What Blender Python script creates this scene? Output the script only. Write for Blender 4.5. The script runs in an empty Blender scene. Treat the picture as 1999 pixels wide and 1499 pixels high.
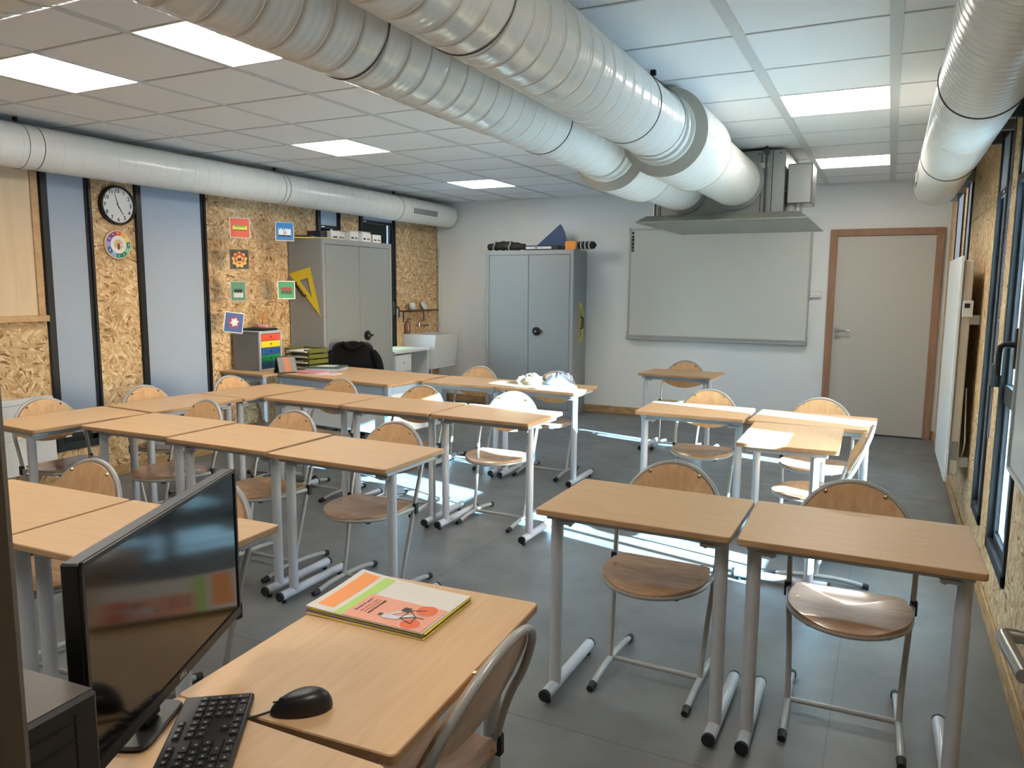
import bpy, math, random
from mathutils import Vector, Matrix
random.seed(7)
PI=math.pi; sin=math.sin; cos=math.cos; R_=math.radians
SC=bpy.context.scene; COL=SC.collection
RX,LX,FY,HZ=.5123,-5.5847,8.958,2.6806      # right wall, left wall, far wall, ceiling
BY=-2.2                                       # back wall

# ------------------------------------------------------------------ camera, world, sun, exposure
cd=bpy.data.cameras.new('camera'); cam=bpy.data.objects.new('camera',cd); COL.objects.link(cam)
SC.camera=cam
cd.sensor_fit='HORIZONTAL'; cd.sensor_width=36; cd.lens=36*1476.8/1999; cd.clip_start=.05
yaw,pit,rol=.4593,.1281,.0073
fw=Vector((-sin(yaw)*cos(pit),cos(yaw)*cos(pit),-sin(pit)))
rt=Vector((cos(yaw),sin(yaw),0)); up=rt.cross(fw)
r2=rt*cos(rol)+up*sin(rol); u2=-rt*sin(rol)+up*cos(rol)
cam.matrix_world=Matrix(((r2.x,u2.x,-fw.x,0),(r2.y,u2.y,-fw.y,0),(r2.z,u2.z,-fw.z,1.5646),(0,0,0,1)))

W=bpy.data.worlds.new('sky'); SC.world=W; W.use_nodes=True
wn=W.node_tree.nodes; wl=W.node_tree.links
bg=wn['Background']; bg.inputs['Strength'].default_value=1.6
sky=wn.new('ShaderNodeTexSky'); sky.sky_type='NISHITA'; sky.sun_disc=False
sky.sun_elevation=R_(20); sky.sun_rotation=R_(103); sky.altitude=100; sky.air_density=1.0; sky.dust_density=.6
wl.new(sky.outputs[0],bg.inputs['Color'])

sl=bpy.data.lights.new('sun','SUN'); sl.energy=52; sl.angle=R_(.6); sl.color=(.40,.77,1.0)
so=bpy.data.objects.new('sun',sl); COL.objects.link(so)
so.rotation_euler=Vector((-1,.235,-.375)).to_track_quat('-Z','Y').to_euler()
so.location=(12,-2,8)

SC.view_settings.view_transform='Standard'; SC.view_settings.look='None'
SC.view_settings.gamma=1; SC.view_settings.use_curve_mapping=False
SC.view_settings.exposure=1.50
LAMP=7.0          # emission strength of the ceiling panels

# ------------------------------------------------------------------ materials
def s2l(c):
    c=c/255
    return c/12.92 if c<=.04045 else ((c+.055)/1.055)**2.4
def rgb(h): return (s2l(h[0]),s2l(h[1]),s2l(h[2]),1)
MATS={}
def mat(name,c,rough=.5,metal=0,spec=.5,coat=0,alpha=None,emit=0):
    if name in MATS: return MATS[name]
    m=bpy.data.materials.new(name); m.use_nodes=True
    b=m.node_tree.nodes['Principled BSDF']
    b.inputs['Base Color'].default_value=rgb(c); b.inputs['Roughness'].default_value=rough
    b.inputs['Metallic'].default_value=metal; b.inputs['Specular IOR Level'].default_value=spec
    b.inputs['Coat Weight'].default_value=coat; b.inputs['Coat Roughness'].default_value=.08
    if alpha is not None: b.inputs['Alpha'].default_value=alpha
    if emit: b.inputs['Emission Color'].default_value=rgb(c); b.inputs['Emission Strength'].default_value=emit
    MATS[name]=m; return m
def nodes(m): return m.node_tree.nodes,m.node_tree.links,m.node_tree.nodes['Principled BSDF']
def grain(name,c1,c2,rough=.4,scale=(2,30,30),coat=0,amount=1.0,bump=0.0,axis=None,spec=.5):
    m=mat(name,c1,rough,coat=coat,spec=spec); n,l,b=nodes(m)
    tc=n.new('ShaderNodeTexCoord'); mp=n.new('ShaderNodeMapping'); mp.inputs['Scale'].default_value=scale
    oi=n.new('ShaderNodeObjectInfo'); ad=n.new('ShaderNodeVectorMath'); ad.operation='ADD'
    ml=n.new('ShaderNodeVectorMath'); ml.operation='SCALE'; ml.inputs['Scale'].default_value=37.
    cb=n.new('ShaderNodeCombineXYZ')
    for i in range(3): l.new(oi.outputs['Random'],cb.inputs[i])
    l.new(cb.outputs[0],ml.inputs[0]); l.new(tc.outputs['Object'],mp.inputs['Vector'])
    l.new(mp.outputs[0],ad.inputs[0]); l.new(ml.outputs[0],ad.inputs[1])
    nz=n.new('ShaderNodeTexNoise'); nz.inputs['Scale'].default_value=1.; nz.inputs['Detail'].default_value=5; nz.inputs['Distortion'].default_value=.6
    l.new(ad.outputs[0],nz.inputs['Vector'])
    cr=n.new('ShaderNodeValToRGB'); cr.color_ramp.elements[0].position=.3; cr.color_ramp.elements[1].position=.72
    cr.color_ramp.elements[0].color=rgb(c2); cr.color_ramp.elements[1].color=rgb(c1)
    l.new(nz.outputs['Fac'],cr.inputs[0]); l.new(cr.outputs[0],b.inputs['Base Color'])
    if bump:
        bp=n.new('ShaderNodeBump'); bp.inputs['Strength'].default_value=bump; bp.inputs['Distance'].default_value=.002
        l.new(nz.outputs['Fac'],bp.inputs['Height']); l.new(bp.outputs[0],b.inputs['Normal'])
    return m
M_lam=grain('beech_laminate',(207,172,132),(198,161,120),rough=.42,scale=(5,60,20),spec=.4)
M_edge=grain('beech_edge',(182,146,108),(158,122,86),rough=.5,scale=(6,40,60))
M_ply=grain('beech_plywood',(208,170,128),(190,150,108),rough=.25,scale=(40,40,5),coat=.35)
M_seat=grain('seat_plywood',(186,146,112),(158,118,88),rough=.25,scale=(9,38,20),coat=.5)
M_tube=mat('grey_lacquered_steel',(176,180,186),.38,.0,.6,coat=.25)
M_tubed=mat('light_grey_steel',(156,156,153),.35,.1,.6,coat=.3)
M_blk=mat('black_plastic',(14,15,17),.42)
M_blk2=mat('black_soft',(24,25,27),.7)
M_dark=mat('anthracite_aluminium',(34,37,42),.55,.0,.35)
M_white=mat('white_paint',(196,194,189),.75)
M_wallw=mat('white_wall',(222,224,223),.85,spec=.25)
M_tile=mat('ceiling_tile_white',(236,237,238),.9,spec=.2)
M_grid=mat('ceiling_grid',(205,206,206),.6)
M_duct=mat('duct_white',(228,227,222),.27,.0,.6,coat=.35)
M_galv=mat('galvanised_steel',(150,153,152),.38,.75)
M_cab=mat('cabinet_grey',(138,141,143),.45,spec=.4)
M_cabd=mat('cabinet_door_grey',(132,137,139),.45,spec=.4)
M_board=mat('whiteboard_enamel',(200,202,196),.28,spec=.5)
M_alu=mat('aluminium',(178,180,180),.4,.6)
M_chrome=mat('chrome',(190,190,190),.18,1.)
M_screw=mat('screw',(215,190,140),.25,.9)
M_frame=grain('door_frame_wood',(158,122,96),(140,104,80),.6,(30,30,3))
M_door=mat('door_leaf',(184,180,171),.6)
M_porc=mat('porcelain',(200,202,205),.15,coat=.5)
M_blind=mat('blind_fabric',(156,168,186),.85)
M_rub=mat('rubber',(16,17,20),.6)
M_rad=mat('radiator_white',(205,206,205),.4)
M_radside=mat('radiator_cream',(196,186,172),.5)
M_paper=mat('paper_white',(222,220,216),.7)
M_steel=mat('brushed_steel',(150,146,138),.3,1.)

def osb():
    m=mat('osb_board',(196,160,112),.65,spec=.35); n,l,b=nodes(m)
    tc=n.new('ShaderNodeTexCoord')
    wrp=n.new('ShaderNodeTexNoise'); wrp.inputs['Scale'].default_value=5; wrp.inputs['Detail'].default_value=3
    l.new(tc.outputs['Object'],wrp.inputs['Vector'])
    mixv=n.new('ShaderNodeVectorMath'); mixv.operation='MULTIPLY_ADD'; mixv.inputs[1].default_value=(.08,.08,.08)
    l.new(wrp.outputs['Color'],mixv.inputs[0]); l.new(tc.outputs['Object'],mixv.inputs[2])
    outs=[]
    for k,(ang,sc) in enumerate(((12,(1,20,60)),(68,(1,23,68)),(128,(1,18,54)))):
        mp=n.new('ShaderNodeMapping'); mp.inputs['Rotation'].default_value=(R_(ang),0,0)
        l.new(mixv.outputs[0],mp.inputs['Vector'])
        ms=n.new('ShaderNodeVectorMath'); ms.operation='MULTIPLY'; ms.inputs[1].default_value=sc
        l.new(mp.outputs[0],ms.inputs[0])
        v=n.new('ShaderNodeTexVoronoi'); v.inputs['Scale'].default_value=1.0; v.inputs['Randomness'].default_value=1
        l.new(ms.outputs[0],v.inputs['Vector'])
        sp=n.new('ShaderNodeSeparateColor'); l.new(v.outputs['Color'],sp.inputs[0]); outs.append(sp.outputs[0])
    sel=n.new('ShaderNodeTexNoise'); sel.inputs['Scale'].default_value=9; sel.inputs['Detail'].default_value=2
    l.new(tc.outputs['Object'],sel.inputs['Vector'])
    def step(src,p):
        r=n.new('ShaderNodeMapRange'); r.inputs['From Min'].default_value=p-.015; r.inputs['From Max'].default_value=p+.015
        l.new(src,r.inputs['Value']); return r.outputs[0]
    def mixf(f,a,c):
        x=n.new('ShaderNodeMix'); x.data_type='FLOAT'; l.new(f,x.inputs[0]); l.new(a,x.inputs[2]); l.new(c,x.inputs[3]); return x.outputs[0]
    v=mixf(step(sel.outputs['Fac'],.46),outs[0],outs[1]); v=mixf(step(sel.outputs['Fac'],.56),v,outs[2])
    cr=n.new('ShaderNodeValToRGB'); e=cr.color_ramp.elements
    e[0].position=0; e[0].color=rgb((132,98,66)); e[1].position=1; e[1].color=rgb((232,214,180))
    for p,c in ((.05,(150,114,76)),(.14,(184,150,108)),(.45,(200,168,126)),(.75,(212,184,144))):
        x=e.new(p); x.color=rgb(c)
    l.new(v,cr.inputs[0])
    big=n.new('ShaderNodeTexNoise'); big.inputs['Scale'].default_value=3.; big.inputs['Detail'].default_value=6
    l.new(tc.outputs['Object'],big.inputs['Vector'])
    mx=n.new('ShaderNodeMix'); mx.data_type='RGBA'; mx.blend_type='MULTIPLY'; mx.inputs[0].default_value=.5
    cr2=n.new('ShaderNodeValToRGB'); cr2.color_ramp.elements[0].position=.35; cr2.color_ramp.elements[0].color=(.62,.55,.48,1); cr2.color_ramp.elements[1].position=.6; cr2.color_ramp.elements[1].color=(1,1,1,1)
    l.new(big.outputs['Fac'],cr2.inputs[0]); l.new(cr.outputs[0],mx.inputs[6]); l.new(cr2.outputs[0],mx.inputs[7])
    l.new(mx.outputs[2],b.inputs['Base Color'])
    bp=n.new('ShaderNodeBump'); bp.inputs['Strength'].default_value=.35; bp.inputs['Distance'].default_value=.002
    l.new(v,bp.inputs['Height']); l.new(bp.outputs[0],b.inputs['Normal'])
    return m
M_osb=osb()
def floor_mat():
    m=mat('vinyl_floor',(116,119,121),.42,spec=.45); n,l,b=nodes(m)
    tc=n.new('ShaderNodeTexCoord'); nz=n.new('ShaderNodeTexNoise'); nz.inputs['Scale'].default_value=2.2; nz.inputs['Detail'].default_value=9; nz.inputs['Roughness'].default_value=.62
    l.new(tc.outputs['Object'],nz.inputs['Vector'])
    cr=n.new('ShaderNodeValToRGB'); cr.color_ramp.elements[0].position=.3; cr.color_ramp.elements[1].position=.7
    cr.color_ramp.elements[0].color=rgb((94,96,98)); cr.color_ramp.elements[1].color=rgb((117,120,121))
    l.new(nz.outputs['Fac'],cr.inputs[0]); l.new(cr.outputs[0],b.inputs['Base Color'])
    n2=n.new('ShaderNodeTexNoise'); n2.inputs['Scale'].default_value=7; n2.inputs['Detail'].default_value=8
    l.new(tc.outputs['Object'],n2.inputs['Vector'])
    mr=n.new('ShaderNodeMapRange'); mr.inputs['To Min'].default_value=.32; mr.inputs['To Max'].default_value=.55
    l.new(n2.outputs['Fac'],mr.inputs['Value']); l.new(mr.outputs[0],b.inputs['Roughness'])
    return m
M_floor=floor_mat()
def glass_mat(name,tint=(1,1,1,1),refl=.1):
    m=bpy.data.materials.new(name); m.use_nodes=True; n=m.node_tree.nodes; l=m.node_tree.links
    n.clear(); o=n.new('ShaderNodeOutputMaterial'); t=n.new('ShaderNodeBsdfTransparent'); g=n.new('ShaderNodeBsdfGlossy'); g.inputs['Roughness'].default_value=.02
    t.inputs['Color'].default_value=tint
    fr=n.new('ShaderNodeFresnel'); fr.inputs['IOR'].default_value=1.45; x=n.new('ShaderNodeMixShader')
    l.new(fr.outputs[0],x.inputs[0]); l.new(t.outputs[0],x.inputs[1]); l.new(g.outputs[0],x.inputs[2]); l.new(x.outputs[0],o.inputs[0])
    MATS[name]=m; return m
M_glass=glass_mat('window_glass')
def emis(name,c,s):
    m=bpy.data.materials.new(name); m.use_nodes=True; n=m.node_tree.nodes; l=m.node_tree.links
    n.clear(); o=n.new('ShaderNodeOutputMaterial'); e=n.new('ShaderNodeEmission'); e.inputs['Color'].default_value=c; e.inputs['Strength'].default_value=s
    l.new(e.outputs[0],o.inputs[0]); return m
M_lamp=emis('lamp_diffuser',(1,.93,.835,1),LAMP)
def clear_mat(name,c,a):
    m=mat(name,c,.2,coat=.3,alpha=a); return m

# ------------------------------------------------------------------ mesh builder
# part names whose separate pieces become objects of their own
EACH={'section_joint','bracket','rivet','threaded_rod','joint_ring','joint','guide_rail','end_cap','corner_clip','rocker','foot_cap','screw',
 'bumper','runner_cap','wall_bracket','canopy_screw','panel_seam','drain_pipe','floor_seam','panel_groove','groove','seat_screw','key','cap_label','door_gap','printed_shape','label_print','rail_cover'}
class MB:
    def __init__(s): s.v=[]; s.f=[]; s.m=[]; s.sm=[]
    def add(s,vs,fs,mi=0,smooth=False,M=None):
        o=len(s.v)
        if M is not None: vs=[M@Vector(p) for p in vs]
        s.v+= [tuple(p) for p in vs]
        for f in fs: s.f.append([i+o for i in f]); s.m.append(mi); s.sm.append(smooth)
        return s
    def box(s,a,b,mi=0,M=None):
        x0,y0,z0=a; x1,y1,z1=b
        return s.add([(x0,y0,z0),(x1,y0,z0),(x1,y1,z0),(x0,y1,z0),(x0,y0,z1),(x1,y0,z1),(x1,y1,z1),(x0,y1,z1)],
          [(0,3,2,1),(4,5,6,7),(0,1,5,4),(1,2,6,5),(2,3,7,6),(3,0,4,7)],mi,False,M)
    def cbox(s,a,b,ch=.003,mi=0,M=None):   # box with chamfered edges
        x0,y0,z0=a; x1,y1,z1=b; c=min(ch,(x1-x0)/2.01,(y1-y0)/2.01,(z1-z0)/2.01)
        vs=[];ix={}
        for i,(x,sx) in enumerate(((x0,1),(x1,-1))):
            for j,(y,sy) in enumerate(((y0,1),(y1,-1))):
                for k,(z,sz) in enumerate(((z0,1),(z1,-1))):
                    ix[i,j,k]=len(vs); vs+=[(x,y+sy*c,z+sz*c),(x+sx*c,y,z+sz*c),(x+sx*c,y+sy*c,z)]
        I=lambda i,j,k,a:ix[i,j,k]+a
        fs=[]
        for i in (0,1):
            fs.append([I(i,0,0,0),I(i,1,0,0),I(i,1,1,0),I(i,0,1,0)]); fs.append([I(0,i,0,1),I(1,i,0,1),I(1,i,1,1),I(0,i,1,1)]); fs.append([I(0,0,i,2),I(1,0,i,2),I(1,1,i,2),I(0,1,i,2)])
        for i in (0,1):
            for j in (0,1):
                fs.append([I(i,j,0,0),I(i,j,0,1),I(i,j,1,1),I(i,j,1,0)])
                fs.append([I(i,0,j,0),I(i,0,j,2),I(i,1,j,2),I(i,1,j,0)])
                fs.append([I(0,i,j,1),I(0,i,j,2),I(1,i,j,2),I(1,i,j,1)])
                for k in (0,1): fs.append([I(i,j,k,0),I(i,j,k,1),I(i,j,k,2)])
        # orient outwards
        c0=Vector(((x0+x1)/2,(y0+y1)/2,(z0+z1)/2)); o=[]
        for f in fs:
            p=[Vector(vs[q]) for q in f]; nn=(p[1]-p[0]).cross(p[2]-p[0]); cc=sum(p,Vector())/len(p)
            o.append(f if nn.dot(cc-c0)>0 else f[::-1])
        return s.add(vs,o,mi,False,M)
    def tube(s,pts,r,n=10,caps=True,mi=0,closed=False,M=None,capmi=None,flat=1.0):
        P=[Vector(p) for p in pts]; N=len(P)
        rr=r if isinstance(r,(list,tuple)) else [r]*N
        T=[]
        for i in range(N):
            if closed: t=P[(i+1)%N]-P[i-1]
            else: t=P[min(i+1,N-1)]-P[max(i-1,0)]
            T.append(t.normalized())
        a=Vector((0,0,1)) if abs(T[0].z)<.9 else Vector((1,0,0))
        u=T[0].cross(a).normalized(); vs=[]
        for i in range(N):
            u=(u-T[i]*u.dot(T[i])).normalized(); w=T[i].cross(u)
            for k in range(n):
                an=2*PI*k/n; vs.append(P[i]+(u*cos(an)+w*sin(an)*flat)*rr[i])
        fs=[]
        for i in range(N if closed else N-1):
            j=(i+1)%N
            for k in range(n): fs.append((i*n+k,i*n+(k+1)%n,j*n+(k+1)%n,j*n+k))
        s.add(vs,fs,mi,True,M)
        if caps and not closed:
            s.add(vs[:n],[tuple(range(n))[::-1]],mi if capmi is None else capmi,False,M); s.add(vs[-n:],[tuple(range(n))],mi if capmi is None else capmi,False,M)
        return s
    def cyl(s,a,b,r,n=16,mi=0,M=None,r2=None,capmi=None):
        return s.tube([a,b],[r,r if r2 is None else r2],n,True,mi,False,M,capmi)
    def lathe(s,prof,n=24,mi=0,M=None,smooth=True):
        vs=[];fs=[]
        for (r,z) in prof:
            for k in range(n): vs.append((r*cos(2*PI*k/n),r*sin(2*PI*k/n),z))
        for i in range(len(prof)-1):
            for k in range(n): fs.append((i*n+k,i*n+(k+1)%n,(i+1)*n+(k+1)%n,(i+1)*n+k))
        return s.add(vs,fs,mi,smooth,M)
    def prism(s,poly,z0,z1,mi=0,M=None,sidemi=None,smooth=False,ch=0):
        n=len(poly); cx=sum(p[0] for p in poly)/n; cy=sum(p[1] for p in poly)/n
        sm=mi if sidemi is None else sidemi
        def ins(k):
            o=[]
            for i in range(n):
                a=Vector(poly[i-1]).to_2d();b=Vector(poly[i]).to_2d();c=Vector(poly[(i+1)%n]).to_2d()
                t=((b-a).normalized()+(c-b).normalized()); t=t.normalized() if t.length>1e-6 else (c-b).normalized()
                nn=Vector((-t.y,t.x)); o.append((b.x+nn.x*k,b.y+nn.y*k))
            return o
        if ch:
            q=ins(ch); rings=[[(x,y,z0) for x,y in q],[(x,y,z0+ch) for x,y in poly],[(x,y,z1-ch) for x,y in poly],[(x,y,z1) for x,y in q]]
        else: rings=[[(x,y,z0) for x,y in poly],[(x,y,z1) for x,y in poly]]
        vs=[p for r in rings for p in r]; fs=[]
        for i in range(len(rings)-1):
            for k in range(n): fs.append((i*n+k,i*n+(k+1)%n,(i+1)*n+(k+1)%n,(i+1)*n+k))
        s.add(vs,fs,sm,smooth,M)
        s.add(rings[0],[tuple(range(n))[::-1]],mi,False,M); s.add(rings[-1],[tuple(range(n))],mi,False,M)
        return s
    def build(s,name,mats,parent=None,loc=None,rot=None,share=None):
        if name in EACH:
            cl=s.clusters()
            if len(cl)>1:
                r=None
                for fs in cl:
                    m=MB(); ix={}
                    for f in fs:
                        for i in s.f[f]:
                            if i not in ix: ix[i]=len(m.v); m.v.append(s.v[i])
                        m.f.append([ix[i] for i in s.f[f]]); m.m.append(s.m[f]); m.sm.append(s.sm[f])
                    o=m.build_one(name,mats,parent,loc,rot); r=r or o
                return r
        return s.build_one(name,mats,parent,loc,rot)
    def clusters(s,gap=.002):
        n=len(s.v); p=list(range(n))
        def find(a):
            while p[a]!=a: p[a]=p[p[a]]; a=p[a]
            return a
        for f in s.f:
            for i in f[1:]: p[find(i)]=find(f[0])
        key={}
        for i,v in enumerate(s.v):
            k=(round(v[0],5),round(v[1],5),round(v[2],5))
            if k in key: p[find(i)]=find(key[k])
            else: key[k]=i
        bb={}
        for i,v in enumerate(s.v):
            r=find(i); b=bb.setdefault(r,[list(v),list(v)])
            for c in range(3): b[0][c]=min(b[0][c],v[c]); b[1][c]=max(b[1][c],v[c])
        ks=list(bb)
        for a in range(len(ks)):
            for b in range(a+1,len(ks)):
                A,B=bb[ks[a]],bb[ks[b]]
                if all(A[0][c]<=B[1][c]+gap and B[0][c]<=A[1][c]+gap for c in range(3)): p[find(ks[a])]=find(ks[b])
        out={}
        for k,f in enumerate(s.f): out.setdefault(find(f[0]),[]).append(k)
        return list(out.values())
    def build_one(s,name,mats,parent=None,loc=None,rot=None):
        me=bpy.data.meshes.new(name); me.from_pydata(s.v,[],s.f)
        if not isinstance(mats,(list,tuple)): mats=[mats]
        for m in mats: me.materials.append(m)
        me.polygons.foreach_set('material_index',s.m); me.polygons.foreach_set('use_smooth',s.sm)
        me.update()
        o=bpy.data.objects.new(name,me); COL.objects.link(o)
        if parent is not None: o.parent=parent
        if loc is not None: o.location=loc
        if rot is not None: o.rotation_euler=rot
        return o
def rrect(w,d,r,n=5,cx=0,cy=0):
    o=[]
    for (x,y,a) in ((w/2-r,-d/2+r,-90),(w/2-r,d/2-r,0),(-w/2+r,d/2-r,90),(-w/2+r,-d/2+r,180)):
        for k in range(n+1):
            t=R_(a+90*k/n); o.append((cx+x+r*cos(t),cy+y+r*sin(t)))
    return o
def crom(P,n=6,closed=False):
    P=[Vector(p) for p in P]; N=len(P); o=[]
    for i in range(N if closed else N-1):
        if closed: a,b,c,d=P[i-1],P[i],P[(i+1)%N],P[(i+2)%N]
        else: a,b,c,d=P[max(i-1,0)],P[i],P[i+1],P[min(i+2,N-1)]
        for k in range(n):
            t=k/n; o.append(.5*((2*b)+(c-a)*t+(2*a-5*b+4*c-d)*t*t+(3*b-a-3*c+d)*t**3))
    if not closed: o.append(P[-1])
    return o
def tag(o,label=None,cat=None,group=None,kind=None):
    if label: o['label']=label
    if cat: o['category']=cat
    if group: o['group']=group
    if kind: o['kind']=kind
    return o
def thing(name,label,cat,loc=(0,0,0),rz=0,group=None):
    o=bpy.data.objects.new(name,None); COL.objects.link(o); o.location=loc; o.rotation_euler=(0,0,rz)
    o.empty_display_size=.1
    return tag(o,label,cat,group)
def copy_tree(o,parent=None):
    c=o.copy(); COL.objects.link(c)
    if parent is not None: c.parent=parent
    for ch in list(o.children): copy_tree(ch,c)
    return c
def struct(o,name=None): o['kind']='structure'; return o
def text_mb(mb,txt,size,M,mi=0,ext=.0005,bold=0,align='CENTER'):
    cu=bpy.data.curves.new('t','FONT'); cu.body=txt; cu.size=size; cu.extrude=ext; cu.align_x=align; cu.align_y='CENTER'; cu.resolution_u=3; cu.offset=bold
    ob=bpy.data.objects.new('t',cu); COL.objects.link(ob)
    dg=bpy.context.evaluated_depsgraph_get(); me=bpy.data.meshes.new_from_object(ob.evaluated_get(dg))
    mb.add([M@v.co for v in me.vertices],[list(p.vertices) for p in me.polygons],mi)
    bpy.data.objects.remove(ob); bpy.data.curves.remove(cu); bpy.data.meshes.remove(me)
def frame_M(o,x,y):   # matrix with local x,y axes, z = x cross y, origin o
    x=Vector(x).normalized(); y=Vector(y).normalized(); z=x.cross(y)
    return Matrix(((x.x,y.x,z.x,o[0]),(x.y,y.y,z.y,o[1]),(x.z,y.z,z.z,o[2]),(0,0,0,1)))

# ------------------------------------------------------------------ floor, walls, ceiling
MB().box((LX-.3,BY-.3,-.15),(RX+.4,FY+.3,0)).build('floor',M_floor)['kind']='structure'
floor=bpy.data.objects['floor']
g=MB()
for x in (-4.1,-2.1,-.1): g.box((x-.0015,BY,0),(x+.0015,FY,.0006))
for y in (2.35,6.3): g.box((LX,y-.0015,0),(RX,y+.0015,.0006))
g.build('floor_seam',mat('seam',(90,92,94),.6),floor)
o=MB().box((-60,-60,-.6),(80,80,-.5)).build('ground',grain('ground_paving',(190,192,190),(165,168,168),.9,(.5,.5,.5))); o['kind']='structure'
o=MB().box((LX-.3,FY,0),(RX+.4,FY+.3,HZ+.35)).build('wall_far',M_wallw); o['kind']='structure'; wall_far=o
o=MB().box((LX-.3,BY-.3,0),(RX+.4,BY,HZ+.35)).build('wall_back',M_wallw); o['kind']='structure'

# windows: (y0,y1,z0,z1)
RW=[(3.67,4.29,.31,2.42),(4.64,5.03,.31,2.42),(6.66,7.02,.31,2.42),(7.38,8.06,.31,2.42)]
LW=[(3.51,3.90,.29,2.46),(4.29,5.0,.29,2.46),(6.50,6.88,.29,2.46),(7.24,7.94,.29,2.46),(.6,1.3,.29,2.46)]
def wall_with_openings(name,x0,x1,wins,m):
    w=MB(); ys=BY-.3
    for (a,b,c,d) in sorted(wins):
        w.box((x0,ys,0),(x1,a,HZ+.35)); w.box((x0,a,0),(x1,b,c)); w.box((x0,a,d),(x1,b,HZ+.35)); ys=b
    w.box((x0,ys,0),(x1,FY+.3,HZ+.35))
    o=w.build(name,m); o['kind']='structure'; return o
wall_r=wall_with_openings('wall_right',RX+.018,RX+.22,RW,M_wallw)
wall_l=wall_with_openings('wall_left',LX-.22,LX-.018,LW,M_wallw)
def panels(wall,xa,xb,wins,seam):
    ys=BY; cols=[]
    for (a,b,c,d) in sorted(wins):
        cols.append((ys,a,0,HZ)); cols.append((a,b,0,c)); cols.append((a,b,d,HZ)); ys=b
    cols.append((ys,FY,0,HZ)); g_=.0012
    for (a,b,c,d) in cols:
        n=max(1,math.ceil((b-a)/1.26)); 
        for i in range(n):
            y0=a+(b-a)*i/n; y1=a+(b-a)*(i+1)/n
            zs=[c]+[s for s in seam(y0) if c<s<d-.05]+[d]
            for z0,z1 in zip(zs,zs[1:]):
                MB().cbox((xa,y0+g_,z0+g_),(xb,y1-g_,z1-g_),.0012).build('osb_panel',M_osb,wall)
panels(wall_r,RX,RX+.018,RW,lambda y:[2.06])
panels(wall_l,LX-.018,LX,LW,lambda y:[1.42] if y<6.3 else [2.05])
o=MB().box((LX,BY,HZ+.04),(RX,FY,HZ+.3)).build('ceiling',M_grid); o['kind']='structure'; ceiling=o
XL=[RX,-.045,-.675,-1.3,-1.94,-2.58,-3.13,-3.82,-4.40,-4.98,LX]
YL=[3.626+.6*k for k in range(-9,9)]+[FY]
YL=[BY]+YL
LIGHTS={(-3.13,2),(-4.40,2),(-4.40,6),(-4.40,10),(-.675,6),(-.675,10),(-.675,-1),(-4.40,-2),(-2.58,-2),(-1.94,-6),(-4.40,-6)}  # entries with a negative row are unseen panels, added to brighten the foreground
def near(a,b): return abs(a-b)<.02
grid=MB()
for i,x in enumerate(XL[1:-1]):
    w=.026 if i in(0,1) else (.02 if i%2 else .011)
    grid.box((x-w,BY,HZ-.002),(x+w,FY,HZ+.03))
for y in YL[1:-1]: grid.box((LX,y-.006,HZ-.0005),(RX,y+.006,HZ+.028))
grid.build('ceiling_grid',M_grid,ceiling)
tile_me={}
lamps=[]
for i in range(len(XL)-1):
    x1,x0=XL[i],XL[i+1]
    for j in range(len(YL)-1):
        y0,y1=YL[j],YL[j+1]
        isl=None
        for (lx,k) in LIGHTS:
            if near(x0,lx) and near(y0,3.626+.6*(k-4)): isl=1
        if isl: lamps.append((x0,x1,y0,y1)); continue
        key=(round(x1-x0,3),round(y1-y0,3))
        if key not in tile_me:
            w,d=key; b=MB().cbox((-w/2,-d/2,0),(w/2,d/2,.02),.004); o=b.build('ceiling_tile',M_tile,ceiling); tile_me[key]=o.data
        else:
            o=bpy.data.objects.new('ceiling_tile',tile_me[key]); COL.objects.link(o); o.parent=ceiling
        o.location=((x0+x1)/2,(y0+y1)/2,HZ+.003+random.uniform(0,.0015))
LL={(-3.1,2.4):'lit square ceiling panel nearest the paired spiral ducts',(-4.4,2.4):'lit square ceiling panel above the notice board at the left edge',
 (-4.4,4.8):'lit square ceiling panel above the two wall clocks side, middle of the left row',(-4.4,7.2):'lit square ceiling panel farthest back in the left row',
 (-.7,4.8):'larger lit square ceiling panel on the right, nearer the camera',(-.7,7.2):'lit square ceiling panel beside the ventilation unit'}
for (x0,x1,y0,y1) in lamps:
    t=thing('ceiling_light','added square panel light out of the picture, brightening the foreground','light',((x0+x1)/2,(y0+y1)/2,HZ),0,'square ceiling panel lights')
    for k,v in LL.items():
        if abs(x0-k[0])<.08 and abs(y0-k[1])<.08: t['label']=v
    w=(x1-x0)/2-.016; d=(y1-y0)/2-.008
    MB().box((-w,-d,.003),(w,d,.010)).build('diffuser',M_lamp,t)
    f=MB()
    for (a,b) in (((-w-.008,-d-.006),(w+.008,-d)),((-w-.008,d),(w+.008,d+.006)),((-w-.008,-d),(-w,d)),((w,-d),(w+.008,d))): f.box((a[0],a[1],0),(b[0],b[1],.02))
    f.build('frame',mat('lamp_frame',(215,205,200),.5),t)
# skirting
M_skirt=M_osb
for nm,a,b in (('baseboard_far_left',(LX,FY-.012,0),(-.60,FY,.09)),('baseboard_far_right',(.475,FY-.012,0),(RX,FY,.09)),
               ('baseboard_right',(RX-.012,BY,0),(RX,FY,.09)),('baseboard_left',(LX,BY,0),(LX+.012,FY,.09))):
    o=MB().cbox(a,b,.003).build(nm,grain('skirting_wood',(190,160,112),(150,112,70),.6,(9,9,25))); o['kind']='structure'

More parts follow.
